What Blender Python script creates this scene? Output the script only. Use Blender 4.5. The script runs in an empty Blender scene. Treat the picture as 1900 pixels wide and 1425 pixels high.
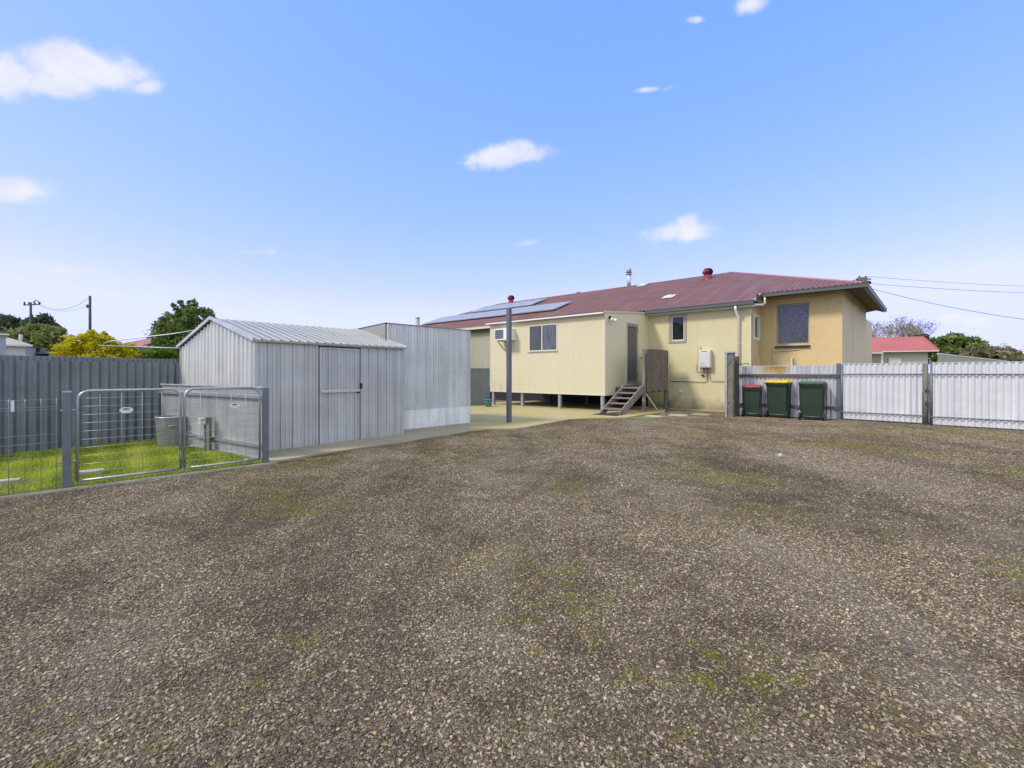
import bpy, bmesh, math, random
import numpy as np
from mathutils import Vector, Matrix, Euler
random.seed(7)
rng = np.random.default_rng(11)
D = bpy.data
scene = bpy.context.scene
COL = scene.collection
R = math.radians
F, H, CX, YH = 870.0, 1.27, 950.0, 692.0   # survey of the place: focal length in px, eye height, horizon

def gp(x, y, z=0.0):
    Y = F * (H - z) / (y - YH)
    return ((x - CX) / F * Y, Y)

def hz(y, Y):                       # height of something at distance Y
    return H - (y - YH) / F * Y

# ------------------------------------------------------------------ objects
def link(o):
    COL.objects.link(o)
    return o

def tag(o, label=None, cat=None, group=None, kind=None):
    if label: o['label'] = label
    if cat: o['category'] = cat
    if group: o['group'] = group
    if kind: o['kind'] = kind
    return o

def thing(name, label, cat, loc=(0, 0, 0), rz=0.0, group=None):
    o = link(D.objects.new(name, None))
    o.empty_display_size = 0.2
    o.location = loc
    o.rotation_euler = (0, 0, rz)
    return tag(o, label, cat, group)

def copy_tree(o, parent=None):
    c = o.copy()
    COL.objects.link(c)
    c.parent = parent
    for ch in [k for k in D.objects if k.parent == o]:
        copy_tree(ch, c)
    return c

class MB:
    def __init__(self):
        self.v = []; self.f = []; self.s = []
    def face(self, pts, smooth=False):
        n = len(self.v)
        self.v += [tuple(p) for p in pts]
        self.f.append(tuple(range(n, n + len(pts)))); self.s.append(smooth)
    def grid(self, rows, smooth=True, close=False):
        n = len(self.v); m = len(rows[0])
        for r in rows: self.v += [tuple(p) for p in r]
        for i in range(len(rows) - 1):
            for j in range(m if close else m - 1):
                k = (j + 1) % m
                self.f.append((n + i * m + j, n + i * m + k, n + (i + 1) * m + k, n + (i + 1) * m + j)); self.s.append(smooth)
        return self
    def box(self, a, b, M=None, bev=0.0):
        x0, y0, z0 = a; x1, y1, z1 = b
        P = [(x0, y0, z0), (x1, y0, z0), (x1, y1, z0), (x0, y1, z0), (x0, y0, z1), (x1, y0, z1), (x1, y1, z1), (x0, y1, z1)]
        if M is not None: P = [tuple(M @ Vector(p)) for p in P]
        n = len(self.v); self.v += P
        for q in ((3, 2, 1, 0), (4, 5, 6, 7), (0, 1, 5, 4), (1, 2, 6, 5), (2, 3, 7, 6), (3, 0, 4, 7)):
            self.f.append(tuple(n + i for i in q)); self.s.append(False)
        return self
    def bar(self, p, q, w, t, up=(0, 0, 1)):       # a rectangular bar from p to q
        p = Vector(p); q = Vector(q); d = q - p; L = d.length; d.normalize()
        u = Vector(up); s = d.cross(u)
        if s.length < 1e-4: s = d.cross(Vector((0, 1, 0)))
        s.normalize(); u = s.cross(d)
        M = Matrix((( *s, 0), (*d, 0), (*u, 0), (0, 0, 0, 1))).transposed()
        M = Matrix.Translation(p) @ M
        return self.box((-w / 2, 0, -t / 2), (w / 2, L, t / 2), M)
    def tube(self, pts, r, n=10, caps=True):
        pts = [Vector(p) for p in pts]
        rs = r if isinstance(r, (list, tuple)) else [r] * len(pts)
        rows = []; prev = None
        for i, p in enumerate(pts):
            a = pts[max(i - 1, 0)]; b = pts[min(i + 1, len(pts) - 1)]
            d = (b - a).normalized()
            if prev is None:
                s = d.cross(Vector((0, 0, 1)))
                if s.length < 1e-3: s = d.cross(Vector((0, 1, 0)))
            else:
                s = prev - d * prev.dot(d)
            s.normalize(); prev = s; u = d.cross(s)
            rows.append([p + (s * math.cos(2 * math.pi * k / n) + u * math.sin(2 * math.pi * k / n)) * rs[i] for k in range(n)])
        self.grid(rows, True, True)
        if caps:
            self.face(rows[0]); self.face(list(reversed(rows[-1])))
        return self
    def lathe(self, c, prof, n=24, axis=None):
        rows = []
        for r, z in prof:
            rows.append([(c[0] + r * math.cos(2 * math.pi * k / n), c[1] + r * math.sin(2 * math.pi * k / n), c[2] + z) for k in range(n)])
        self.grid(rows, True, True)
        return self
    def disc(self, c, r, nrm, t, n=20):
        nrm = Vector(nrm).normalized(); c = Vector(c)
        return self.tube([c - nrm * t / 2, c + nrm * t / 2], r, n)
    def sheet(self, o, u, W, v, vf, nrm, pitch, amp, kind='sine', seg=8, rows=2):
        """profiled metal sheet: width W along u, length vf(s)=(v0,v1) along v, profile offset along nrm"""
        o = Vector(o); u = Vector(u).normalized(); v = Vector(v).normalized(); nn = Vector(nrm).normalized()
        S = []
        if kind == 'sine':
            k = int(W / pitch * seg) + 1
            for i in range(k + 1):
                s = min(W, i * pitch / seg)
                S.append((s, amp * 0.5 * (1 + math.cos(2 * math.pi * s / pitch))))
        else:                           # flat pans with narrow ribs
            base = [(0, 0), (0.62, 0), (0.70, 1), (0.86, 1), (0.94, 0)] if kind == 'rib' else \
                   [(0, 0), (0.26, 0), (0.27, 0.35), (0.33, 0.35), (0.34, 0), (0.60, 0), (0.61, 0.35), (0.67, 0.35), (0.68, 0), (0.86, 0), (0.89, 1), (0.96, 1)]
            i = 0
            while i * pitch < W:
                for a, b in base:
                    s = (i + a) * pitch
                    if s <= W: S.append((s, b * amp))
                i += 1
            S.append((W, 0))
        rr = [[] for _ in range(rows)]
        for s, h in S:
            v0, v1 = vf(s) if callable(vf) else vf
            for j in range(rows):
                rr[j].append(o + u * s + v * (v0 + (v1 - v0) * j / (rows - 1)) + nn * h)
        self.grid(rr, kind == 'sine')
        return self
    def build(self, name, m, parent=None, fix=True):
        me = D.meshes.new(name)
        me.from_pydata(self.v, [], self.f)
        me.polygons.foreach_set('use_smooth', self.s)
        if fix:
            bm = bmesh.new(); bm.from_mesh(me)
            bmesh.ops.remove_doubles(bm, verts=bm.verts, dist=1e-5)
            bmesh.ops.recalc_face_normals(bm, faces=bm.faces)
            bm.to_mesh(me); bm.free()
        me.materials.append(m)
        o = link(D.objects.new(name, me))
        if parent: o.parent = parent
        return o

def build_each(self, name, m, parent=None):
    """every separate piece becomes a part of its own"""
    root = list(range(len(self.v)))
    def find(i):
        while root[i] != i: root[i] = root[root[i]]; i = root[i]
        return i
    for f in self.f:
        for k in f[1:]: root[find(k)] = find(f[0])
    parts = {}
    for f, sm in zip(self.f, self.s): parts.setdefault(find(f[0]), []).append((f, sm))
    out = []
    for fs in parts.values():
        q = MB(); ids = {}
        for f, sm in fs:
            for k in f:
                if k not in ids: ids[k] = len(q.v); q.v.append(self.v[k])
            q.f.append(tuple(ids[k] for k in f)); q.s.append(sm)
        out.append(q.build(name, m, parent))
    return out
MB.build_each = build_each

def bevel(o, w=0.01, seg=2):
    b = o.modifiers.new('bevel', 'BEVEL'); b.width = w; b.segments = seg; b.limit_method = 'ANGLE'; b.angle_limit = R(40)
    return o

# ------------------------------------------------------------------ materials
class NT:
    def __init__(self, name):
        self.m = D.materials.new(name); self.m.use_nodes = True
        self.t = self.m.node_tree; self.n = self.t.nodes; self.l = self.t.links
        self.b = self.n['Principled BSDF']
        self.tc = self.n.new('ShaderNodeTexCoord')
    def lk(self, a, b): self.l.new(a, b)
    def mapping(self, sc=(1, 1, 1), out='Object'):
        mp = self.n.new('ShaderNodeMapping'); mp.inputs['Scale'].default_value = sc
        self.lk(self.tc.outputs[out], mp.inputs['Vector']); return mp.outputs[0]
    def noise(self, vec, scale, detail=4, rough=0.55, dist=0.0):
        x = self.n.new('ShaderNodeTexNoise'); x.inputs['Scale'].default_value = scale
        x.inputs['Detail'].default_value = detail; x.inputs['Roughness'].default_value = rough
        x.inputs['Distortion'].default_value = dist
        self.lk(vec, x.inputs['Vector']); return x.outputs['Fac']
    def voronoi(self, vec, scale, out='Color', feature='F1', rnd=1.0):
        x = self.n.new('ShaderNodeTexVoronoi'); x.feature = feature; x.inputs['Scale'].default_value = scale
        x.inputs['Randomness'].default_value = rnd
        self.lk(vec, x.inputs['Vector']); return x.outputs[out]
    def ramp(self, fac, stops, interp='LINEAR'):
        x = self.n.new('ShaderNodeValToRGB'); x.color_ramp.interpolation = interp
        e = x.color_ramp.elements
        while len(e) > 1: e.remove(e[-1])
        e[0].position = stops[0][0]; c = stops[0][1]; e[0].color = (*c, 1) if len(c) == 3 else c
        for p, c in stops[1:]:
            q = e.new(p); q.color = (*c, 1) if len(c) == 3 else c
        self.lk(fac, x.inputs[0]); return x.outputs[0]
    def mix(self, fac, a, b, mode='MIX'):
        x = self.n.new('ShaderNodeMix'); x.data_type = 'RGBA'; x.blend_type = mode
        for s, q in ((0, fac), (6, a), (7, b)):
            if isinstance(q, (int, float)): x.inputs[s].default_value = q
            elif isinstance(q, tuple): x.inputs[s].default_value = (*q, 1)
            else: self.lk(q, x.inputs[s])
        return x.outputs[2]
    def math(self, op, a, b=0.0, c=None, clamp=False):
        x = self.n.new('ShaderNodeMath'); x.operation = op; x.use_clamp = clamp
        for i, q in enumerate((a, b) if c is None else (a, b, c)):
            if isinstance(q, (int, float)): x.inputs[i].default_value = q
            else: self.lk(q, x.inputs[i])
        return x.outputs[0]
    def maprange(self, a, f0, f1, t0, t1):
        x = self.n.new('ShaderNodeMapRange')
        for i, q in enumerate((a, f0, f1, t0, t1)):
            if isinstance(q, (int, float)): x.inputs[i].default_value = q
            else: self.lk(q, x.inputs[i])
        return x.outputs[0]
    def bump(self, h, strength=0.3, dist=0.01, nrm=None):
        x = self.n.new('ShaderNodeBump'); x.inputs['Strength'].default_value = strength; x.inputs['Distance'].default_value = dist
        self.lk(h, x.inputs['Height'])
        if nrm: self.lk(nrm, x.inputs['Normal'])
        return x.outputs[0]
    def sep(self, vec):
        x = self.n.new('ShaderNodeSeparateXYZ'); self.lk(vec, x.inputs[0]); return x.outputs
    def done(self, col=None, rough=0.6, metal=0.0, nrm=None, spec=None):
        b = self.b
        for k, q in (('Base Color', col), ('Roughness', rough), ('Metallic', metal), ('Normal', nrm), ('Specular IOR Level', spec)):
            if q is None: continue
            if isinstance(q, (int, float)): b.inputs[k].default_value = q
            elif isinstance(q, tuple): b.inputs[k].default_value = (*q, 1)
            else: self.lk(q, b.inputs[k])
        return self.m

def shade(c, k): return tuple(min(1, v * k) for v in c)

def mat(name, c, rough=0.6, metal=0.0, var=0.15, scale=3.0, fine=40.0, streak=None, bump=0.1, bd=0.003, dirt=None, dirt_amt=0.3, spec=None):
    """paint, plastic, timber or metal with blotches, fine grain and optional streaks along Z"""
    t = NT(name)
    base = t.mapping()
    n1 = t.noise(base, scale, 5, 0.6)
    col = t.mix(t.ramp(n1, [(0.3, (0, 0, 0)), (0.7, (1, 1, 1))]), shade(c, 1 - var), shade(c, 1 + var))
    n2 = t.noise(base, fine, 3, 0.6)
    col = t.mix(t.math('MULTIPLY', t.ramp(n2, [(0.35, (0, 0, 0)), (0.75, (1, 1, 1))]), var * 1.6, clamp=True), col, shade(c, 0.55))
    if streak:
        n3 = t.noise(t.mapping(streak), 1.0, 4, 0.6)
        col = t.mix(t.math('MULTIPLY', t.ramp(n3, [(0.4, (0, 0, 0)), (0.72, (1, 1, 1))]), dirt_amt), col, dirt or shade(c, 0.6))
    r = t.maprange(n1, 0.2, 0.8, max(0.02, rough - 0.08), min(1, rough + 0.08))
    nb = t.bump(n2, bump, bd) if bump else None
    if metal > 0.2: nb = t.bump(t.noise(base, 2.6, 2, 0.5), 0.35, 0.03, nb)
    return t.done(col, r, metal, nb, spec)

def plain(name, c, rough=0.5, metal=0.0, spec=None):
    t = NT(name); n = t.noise(t.mapping(), 9.0, 3)
    return t.done(t.mix(n, shade(c, 0.88), shade(c, 1.1)), rough, metal, None, spec)

GALV = (0.36, 0.39, 0.43)
m_fence_dark = mat('weathered_fence_sheet', (0.19, 0.215, 0.245), 0.45, 0.35, 0.22, 1.6, 60, (9, 9, 0.5), 0.15, 0.002, (0.12, 0.135, 0.16), 0.45)
m_fence_white = mat('bright_galvanised_sheet', (0.72, 0.72, 0.71), 0.40, 0.25, 0.06, 1.3, 50, (4, 4, 0.25), 0.05, 0.002, (0.50, 0.51, 0.53), 0.45)
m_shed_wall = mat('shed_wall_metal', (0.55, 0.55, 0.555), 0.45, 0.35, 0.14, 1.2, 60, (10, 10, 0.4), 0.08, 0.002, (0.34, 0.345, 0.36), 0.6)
m_shed_roof = mat('shed_roof_metal', (0.35, 0.34, 0.295), 0.45, 0.3, 0.12, 1.5, 50, None, 0.06)
m_tall = mat('corrugated_shed_metal', (0.64, 0.645, 0.67), 0.42, 0.3, 0.2, 1.0, 70, (8, 8, 0.5), 0.1, 0.002, (0.36, 0.37, 0.40), 0.6)
m_tall_low = mat('newer_corrugated_sheet', (0.84, 0.86, 0.90), 0.38, 0.4, 0.12, 1.4, 60, (8, 8, 0.5), 0.08, 0.002, (0.35, 0.36, 0.4), 0.5)
m_steel = mat('galvanised_pipe', (0.42, 0.43, 0.46), 0.4, 0.55, 0.15, 6, 80, None, 0.05)
m_steel_d = mat('painted_steel_post', (0.15, 0.17, 0.20), 0.45, 0.3, 0.15, 4, 60, None, 0.05)
m_pole = mat('slate_steel_pole', (0.12, 0.14, 0.17), 0.45, 0.2, 0.12, 4, 60, None, 0.05)
m_trim = mat('shed_trim', (0.52, 0.53, 0.53), 0.45, 0.3, 0.12, 4, 60, None, 0.05)
m_black = plain('black_gap', (0.012, 0.012, 0.014), 0.7)
m_cream_panel = mat('cream_cladding', (0.60, 0.55, 0.36), 0.6, 0, 0.035, 0.8, 25, (3, 3, 0.3), 0.03, 0.002, (0.52, 0.47, 0.30), 0.25)
m_trimcream = plain('cream_trim', (0.62, 0.59, 0.46), 0.5)
m_white = plain('white_painted', (0.74, 0.74, 0.70), 0.45)
m_gutter = plain('slate_green_gutter', (0.085, 0.095, 0.09), 0.4)
m_fascia = mat('brown_fascia', (0.13, 0.06, 0.04), 0.7, 0, 0.2, 5)
m_soffit = mat('eave_lining', (0.20, 0.15, 0.09), 0.8, 0, 0.2, 4)
m_rafter = mat('eave_rafter', (0.40, 0.34, 0.22), 0.8, 0, 0.15, 4)
m_timber = mat('grey_weathered_timber', (0.23, 0.205, 0.18), 0.85, 0, 0.25, 6, 90, (30, 30, 1.5), 0.4, 0.004, (0.09, 0.07, 0.055), 0.8)
m_timber_d = mat('dark_weathered_timber', (0.115, 0.10, 0.09), 0.85, 0, 0.25, 6, 90, (25, 25, 1.5), 0.4, 0.004, (0.05, 0.04, 0.035), 0.7)
m_screen = mat('brown_screen_boards', (0.20, 0.16, 0.135), 0.85, 0, 0.3, 8, 100, (35, 35, 1.2), 0.4, 0.004, (0.07, 0.05, 0.045), 0.9)
m_moss_timber = mat('mossy_post_timber', (0.20, 0.19, 0.13), 0.9, 0, 0.3, 7, 80, (18, 18, 2), 0.4, 0.004, (0.09, 0.08, 0.06), 0.8)
m_board = mat('pale_edging_timber', (0.42, 0.39, 0.30), 0.85, 0, 0.25, 6, 60, None, 0.3)
m_bin = mat('green_bin_plastic', (0.020, 0.040, 0.022), 0.45, 0, 0.12, 4, 60, None, 0.08)
m_bin_l = mat('green_lid_plastic', (0.075, 0.125, 0.08), 0.5, 0, 0.12, 5, 60, None, 0.05)
m_red = mat('red_lid_plastic', (0.36, 0.03, 0.04), 0.45, 0, 0.12, 5, 50, None, 0.05)
m_yel = mat('yellow_lid_plastic', (0.66, 0.47, 0.015), 0.45, 0, 0.1, 5, 50, None, 0.05)
m_rubber = plain('black_rubber', (0.02, 0.02, 0.02), 0.7)
m_blue = plain('blue_plastic', (0.05, 0.17, 0.24), 0.45)
m_ventred = plain('red_ventilator_metal', (0.22, 0.035, 0.035), 0.35, 0.1)
m_alu = plain('aluminium', (0.55, 0.56, 0.57), 0.35, 0.7)
m_taupe = plain('taupe_window_frame', (0.33, 0.30, 0.25), 0.5)
m_tilebrown = plain('brown_sill_tile', (0.045, 0.018, 0.018), 0.25)
m_copper = plain('painted_pipe', (0.36, 0.27, 0.20), 0.5)
m_pipecream = plain('cream_pipe', (0.55, 0.50, 0.36), 0.5)
m_pvc = plain('pvc_pipe', (0.60, 0.57, 0.48), 0.45)
m_heater = plain('heater_casing', (0.60, 0.60, 0.58), 0.4)
m_ball = mat('old_ball', (0.45, 0.42, 0.30), 0.9, 0, 0.2, 30, 200, None, 0.2)
m_drum = mat('old_galvanised_drum', (0.27, 0.28, 0.26), 0.5, 0.35, 0.25, 5, 60, (20, 20, 1), 0.1, 0.002, (0.15, 0.15, 0.13), 0.7)
m_wire = plain('gate_wire', (0.42, 0.43, 0.45), 0.4, 0.5)
m_cable = plain('overhead_cable', (0.04, 0.045, 0.05), 0.6)
m_sign = plain('white_enamel', (0.72, 0.72, 0.68), 0.4)
m_ink = plain('black_print', (0.02, 0.02, 0.025), 0.5)
m_bark = mat('bark', (0.10, 0.08, 0.06), 0.9, 0, 0.3, 6, 40, None, 0.5, 0.01)
m_bark_pale = mat('pale_bark', (0.42, 0.39, 0.34), 0.9, 0, 0.2, 6, 40, None, 0.3, 0.01)
m_polewood = plain('power_pole_timber', (0.07, 0.05, 0.04), 0.8)
m_mat_ = plain('rubber_doormat', (0.015, 0.015, 0.016), 0.9)
m_far_red = mat('faded_red_roof', (0.42, 0.12, 0.11), 0.6, 0, 0.1, 1, 10, None, 0)
m_far_pink = mat('pink_roof', (0.36, 0.16, 0.16), 0.6, 0, 0.1, 1, 10, None, 0)
m_far_wall = mat('rendered_wall', (0.48, 0.46, 0.37), 0.7, 0, 0.06, 1, 10, None, 0)
m_far_white = mat('white_shed_wall', (0.62, 0.63, 0.60), 0.6, 0, 0.05, 2, 10, None, 0)
m_far_tan = mat('tan_roof', (0.40, 0.36, 0.29), 0.6, 0, 0.1, 1, 10, None, 0)
m_far_grey = mat('grey_shed_wall', (0.33, 0.37, 0.40), 0.6, 0.1, 0.06, 2, 10, None, 0)

def wall_paint(name, c, stain=None, stain_amt=0.0):
    """painted block wall: faint courses in relief, blotchy paint"""
    t = NT(name); v = t.mapping()
    br = t.n.new('ShaderNodeTexBrick')
    br.inputs['Scale'].default_value = 1.0
    br.inputs['Brick Width'].default_value = 0.24; br.inputs['Row Height'].default_value = 0.086
    br.inputs['Mortar Size'].default_value = 0.006; br.inputs['Mortar Smooth'].default_value = 0.6
    br.inputs['Color1'].default_value = (1, 1, 1, 1); br.inputs['Color2'].default_value = (0.9, 0.9, 0.9, 1); br.inputs['Mortar'].default_value = (0, 0, 0, 1)
    s = t.sep(v)
    cb = t.n.new('ShaderNodeCombineXYZ'); t.lk(t.math('ADD', s[0], s[1]), cb.inputs[0]); t.lk(s[2], cb.inputs[1])
    t.lk(cb.outputs[0], br.inputs['Vector'])
    n1 = t.noise(v, 1.2, 5, 0.6); n2 = t.noise(v, 22, 4, 0.6)
    col = t.mix(n1, shade(c, 0.88), shade(c, 1.1))
    col = t.mix(t.ramp(n2, [(0.55, (0, 0, 0)), (0.8, (0.5, 0.5, 0.5))]), col, shade(c, 0.7))
    if stain:
        n3 = t.noise(v, 1.7, 5, 0.65, 0.5)
        col = t.mix(t.math('MULTIPLY', t.ramp(n3, [(0.42, (0, 0, 0)), (0.62, (1, 1, 1))]), stain_amt), col, stain)
    col = t.mix(t.math('MULTIPLY', t.math('SUBTRACT', 1.0, br.outputs['Fac']), 0.0), col, shade(c, 0.6))
    zs = t.maprange(t.math('SUBTRACT', s[2], t.math('MULTIPLY', t.noise(v, 5, 4), 0.45)), -0.25, 0.22, 0.75, 0.0)
    col = t.mix(t.math('MAXIMUM', zs, 0.0), col, (0.17, 0.135, 0.075))
    dr = t.noise(t.mapping((9, 9, 0.5)), 1.0, 4, 0.6)
    col = t.mix(t.math('MULTIPLY', t.ramp(dr, [(0.56, (0, 0, 0)), (0.74, (1, 1, 1))]), 0.22), col, shade(c, 0.5))
    h = t.math('ADD', t.math('MULTIPLY', t.math('SUBTRACT', 1.0, br.outputs['Fac']), 0.6), t.math('MULTIPLY', n2, 0.35))
    return t.done(col, 0.75, 0, t.bump(h, 0.35, 0.006))
m_wall_cream = wall_paint('cream_block_paint', (0.60, 0.54, 0.31))
m_wall_beige = wall_paint('beige_block_paint', (0.60, 0.465, 0.29), (0.36, 0.26, 0.15), 0.5)
m_wall_yellow = wall_paint('ochre_block_paint', (0.64, 0.485, 0.245), (0.58, 0.42, 0.16), 0.4)
m_wall_grey = wall_paint('fawn_block_paint', (0.66, 0.54, 0.36), (0.58, 0.44, 0.26), 0.3)

def roof_mat():
    t = NT('faded_maroon_roof'); v = t.mapping()
    n1 = t.noise(t.mapping((0.5, 1.6, 1)), 1.0, 5, 0.65); n2 = t.noise(v, 14, 4, 0.6)
    col = t.mix(t.ramp(n1, [(0.3, (0, 0, 0)), (0.7, (1, 1, 1))]), (0.175, 0.072, 0.060), (0.22, 0.105, 0.092))
    n3 = t.noise(t.mapping((6, 0.4, 0.4)), 1.0, 4, 0.6)
    col = t.mix(t.math('MULTIPLY', t.ramp(n3, [(0.45, (0, 0, 0)), (0.7, (1, 1, 1))]), 0.5), col, (0.29, 0.165, 0.15))
    col = t.mix(t.ramp(n2, [(0.55, (0, 0, 0)), (0.85, (0.5, 0.5, 0.5))]), col, (0.14, 0.07, 0.065))
    return t.done(col, 0.5, 0.0, None, 0.35)
m_roof = roof_mat()

def solar_mat():
    t = NT('solar_cells'); v = t.mapping(); s = t.sep(v)
    br = t.n.new('ShaderNodeTexBrick'); br.offset = 0
    br.inputs['Scale'].default_value = 1; br.inputs['Brick Width'].default_value = 0.16; br.inputs['Row Height'].default_value = 0.16
    br.inputs['Mortar Size'].default_value = 0.006
    br.inputs['Color1'].default_value = (0.26, 0.27, 0.29, 1); br.inputs['Color2'].default_value = (0.32, 0.33, 0.35, 1); br.inputs['Mortar'].default_value = (0.35, 0.36, 0.38, 1)  # pale greys stand in for the sky reflected in the panel glass
    t.lk(v, br.inputs['Vector'])
    return t.done(br.outputs['Color'], 0.4, 0.0, None, 0.6)
m_solar = solar_mat()

def glass_mat(name, tint=0.75):
    t = NT(name)
    t.n.remove(t.b)
    tr = t.n.new('ShaderNodeBsdfTransparent'); tr.inputs[0].default_value = (tint, tint, tint * 1.02, 1)
    gl = t.n.new('ShaderNodeBsdfGlossy'); gl.inputs['Roughness'].default_value = 0.03
    fr = t.n.new('ShaderNodeFresnel'); fr.inputs[0].default_value = 1.45
    f = t.math('ADD', fr.outputs[0], 0.0, clamp=True)
    mx = t.n.new('ShaderNodeMixShader'); t.lk(f, mx.inputs[0]); t.lk(tr.outputs[0], mx.inputs[1]); t.lk(gl.outputs[0], mx.inputs[2])
    t.lk(mx.outputs[0], t.n['Material Output'].inputs[0])
    return t.m
m_glass = glass_mat('window_glass', 0.85)

def curtain_mat(name, c0, c1, sc, stretch=(1, 1, 1)):
    t = NT(name); v = t.mapping(stretch)
    a = t.voronoi(v, sc, 'Distance'); n = t.noise(v, sc * 0.12, 4, 0.6)
    k = t.math('ADD', t.math('MULTIPLY', a, 0.9), t.math('MULTIPLY', n, 0.7))
    return t.done(t.ramp(k, [(0.42, c0), (0.86, c1)]), 0.9)
m_lace = curtain_mat('lace_curtain', (0.012, 0.017, 0.032), (0.28, 0.31, 0.38), 17)
m_dark_curt = curtain_mat('dark_curtain', (0.006, 0.007, 0.010), (0.03, 0.032, 0.04), 7, (1, 1, 0.3))
m_blue_curt = curtain_mat('streaked_net_curtain', (0.006, 0.008, 0.018), (0.42, 0.45, 0.55), 6, (2.5, 1, 0.35))

def foliage_mat(name, stops, trans=0.25):
    t = NT(name)
    at = t.n.new('ShaderNodeAttribute'); at.attribute_name = 'tone'
    col = t.ramp(at.outputs['Fac'], stops)
    m = t.done(col, 0.7, 0, None, 0.1)
    tl = t.n.new('ShaderNodeBsdfTranslucent'); t.lk(col, tl.inputs[0])
    mx = t.n.new('ShaderNodeMixShader'); mx.inputs[0].default_value = trans
    t.lk(t.b.outputs[0], mx.inputs[1]); t.lk(tl.outputs[0], mx.inputs[2]); t.lk(mx.outputs[0], t.n['Material Output'].inputs[0])
    return m
f_dark = foliage_mat('dark_evergreen_leaves', [(0, (0.045, 0.065, 0.035)), (0.6, (0.10, 0.14, 0.07)), (1, (0.20, 0.22, 0.11))])
f_olive = foliage_mat('olive_leaves', [(0, (0.12, 0.15, 0.04)), (0.6, (0.24, 0.28, 0.09)), (1, (0.36, 0.38, 0.14))])
f_yellow = foliage_mat('yellow_leaves', [(0, (0.26, 0.27, 0.015)), (0.45, (0.56, 0.48, 0.015)), (0.8, (0.72, 0.60, 0.03)), (1, (0.46, 0.54, 0.06))], 0.35)
f_green = foliage_mat('mid_green_leaves', [(0, (0.06, 0.10, 0.03)), (0.5, (0.14, 0.20, 0.05)), (0.85, (0.26, 0.33, 0.08)), (1, (0.40, 0.33, 0.20))])
f_bright = foliage_mat('bright_green_leaves', [(0, (0.05, 0.10, 0.01)), (0.6, (0.12, 0.22, 0.02)), (1, (0.24, 0.32, 0.04))])
f_brown = foliage_mat('brown_tinged_leaves', [(0, (0.11, 0.10, 0.04)), (0.6, (0.22, 0.19, 0.09)), (1, (0.36, 0.31, 0.18))])
f_pale = foliage_mat('dry_pale_leaves', [(0, (0.20, 0.17, 0.12)), (0.6, (0.33, 0.29, 0.21)), (1, (0.45, 0.40, 0.31))])
f_grass = foliage_mat('grass_blades', [(0, (0.12, 0.18, 0.02)), (0.4, (0.33, 0.42, 0.035)), (0.75, (0.56, 0.62, 0.07)), (0.92, (0.70, 0.68, 0.14)), (1, (0.56, 0.45, 0.22))], 0.35)

# ------------------------------------------------------------------ ground
def moss_nodes(t, v):
    """moss grows in the same places on the base and thins the stones there"""
    a = t.noise(v, 0.55, 3, 0.5); b = t.noise(v, 6.5, 5, 0.75)
    k = t.math('ADD', t.math('MULTIPLY', a, 0.55), t.math('MULTIPLY', b, 0.62))
    return k

def zones(t, v):
    """where the yard is bare and brown, damp and dark, dusty and worn, or mossy: shared by the base and the stones"""
    k = t.math('ADD', t.math('MULTIPLY', t.noise(v, 0.5, 6, 0.62), 0.6), t.math('MULTIPLY', t.noise(v, 2.6, 6, 0.7), 0.55))
    mp = t.n.new('ShaderNodeMapping'); mp.inputs['Scale'].default_value = (0.55, 0.20, 1); mp.inputs['Rotation'].default_value = (0, 0, 0.5); t.lk(v, mp.inputs['Vector'])
    w = t.noise(mp.outputs[0], 1.6, 6, 0.65, 0.6)
    dirt = t.ramp(k, [(0.53, (0, 0, 0)), (0.66, (1, 1, 1))])
    damp = t.ramp(w, [(0.50, (0, 0, 0)), (0.62, (1, 1, 1))])
    dust = t.ramp(w, [(0.36, (1, 1, 1)), (0.48, (0, 0, 0))])
    moss = t.ramp(moss_nodes(t, v), [(0.630, (0, 0, 0)), (0.712, (1, 1, 1))])
    return dirt, damp, dust, moss

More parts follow.
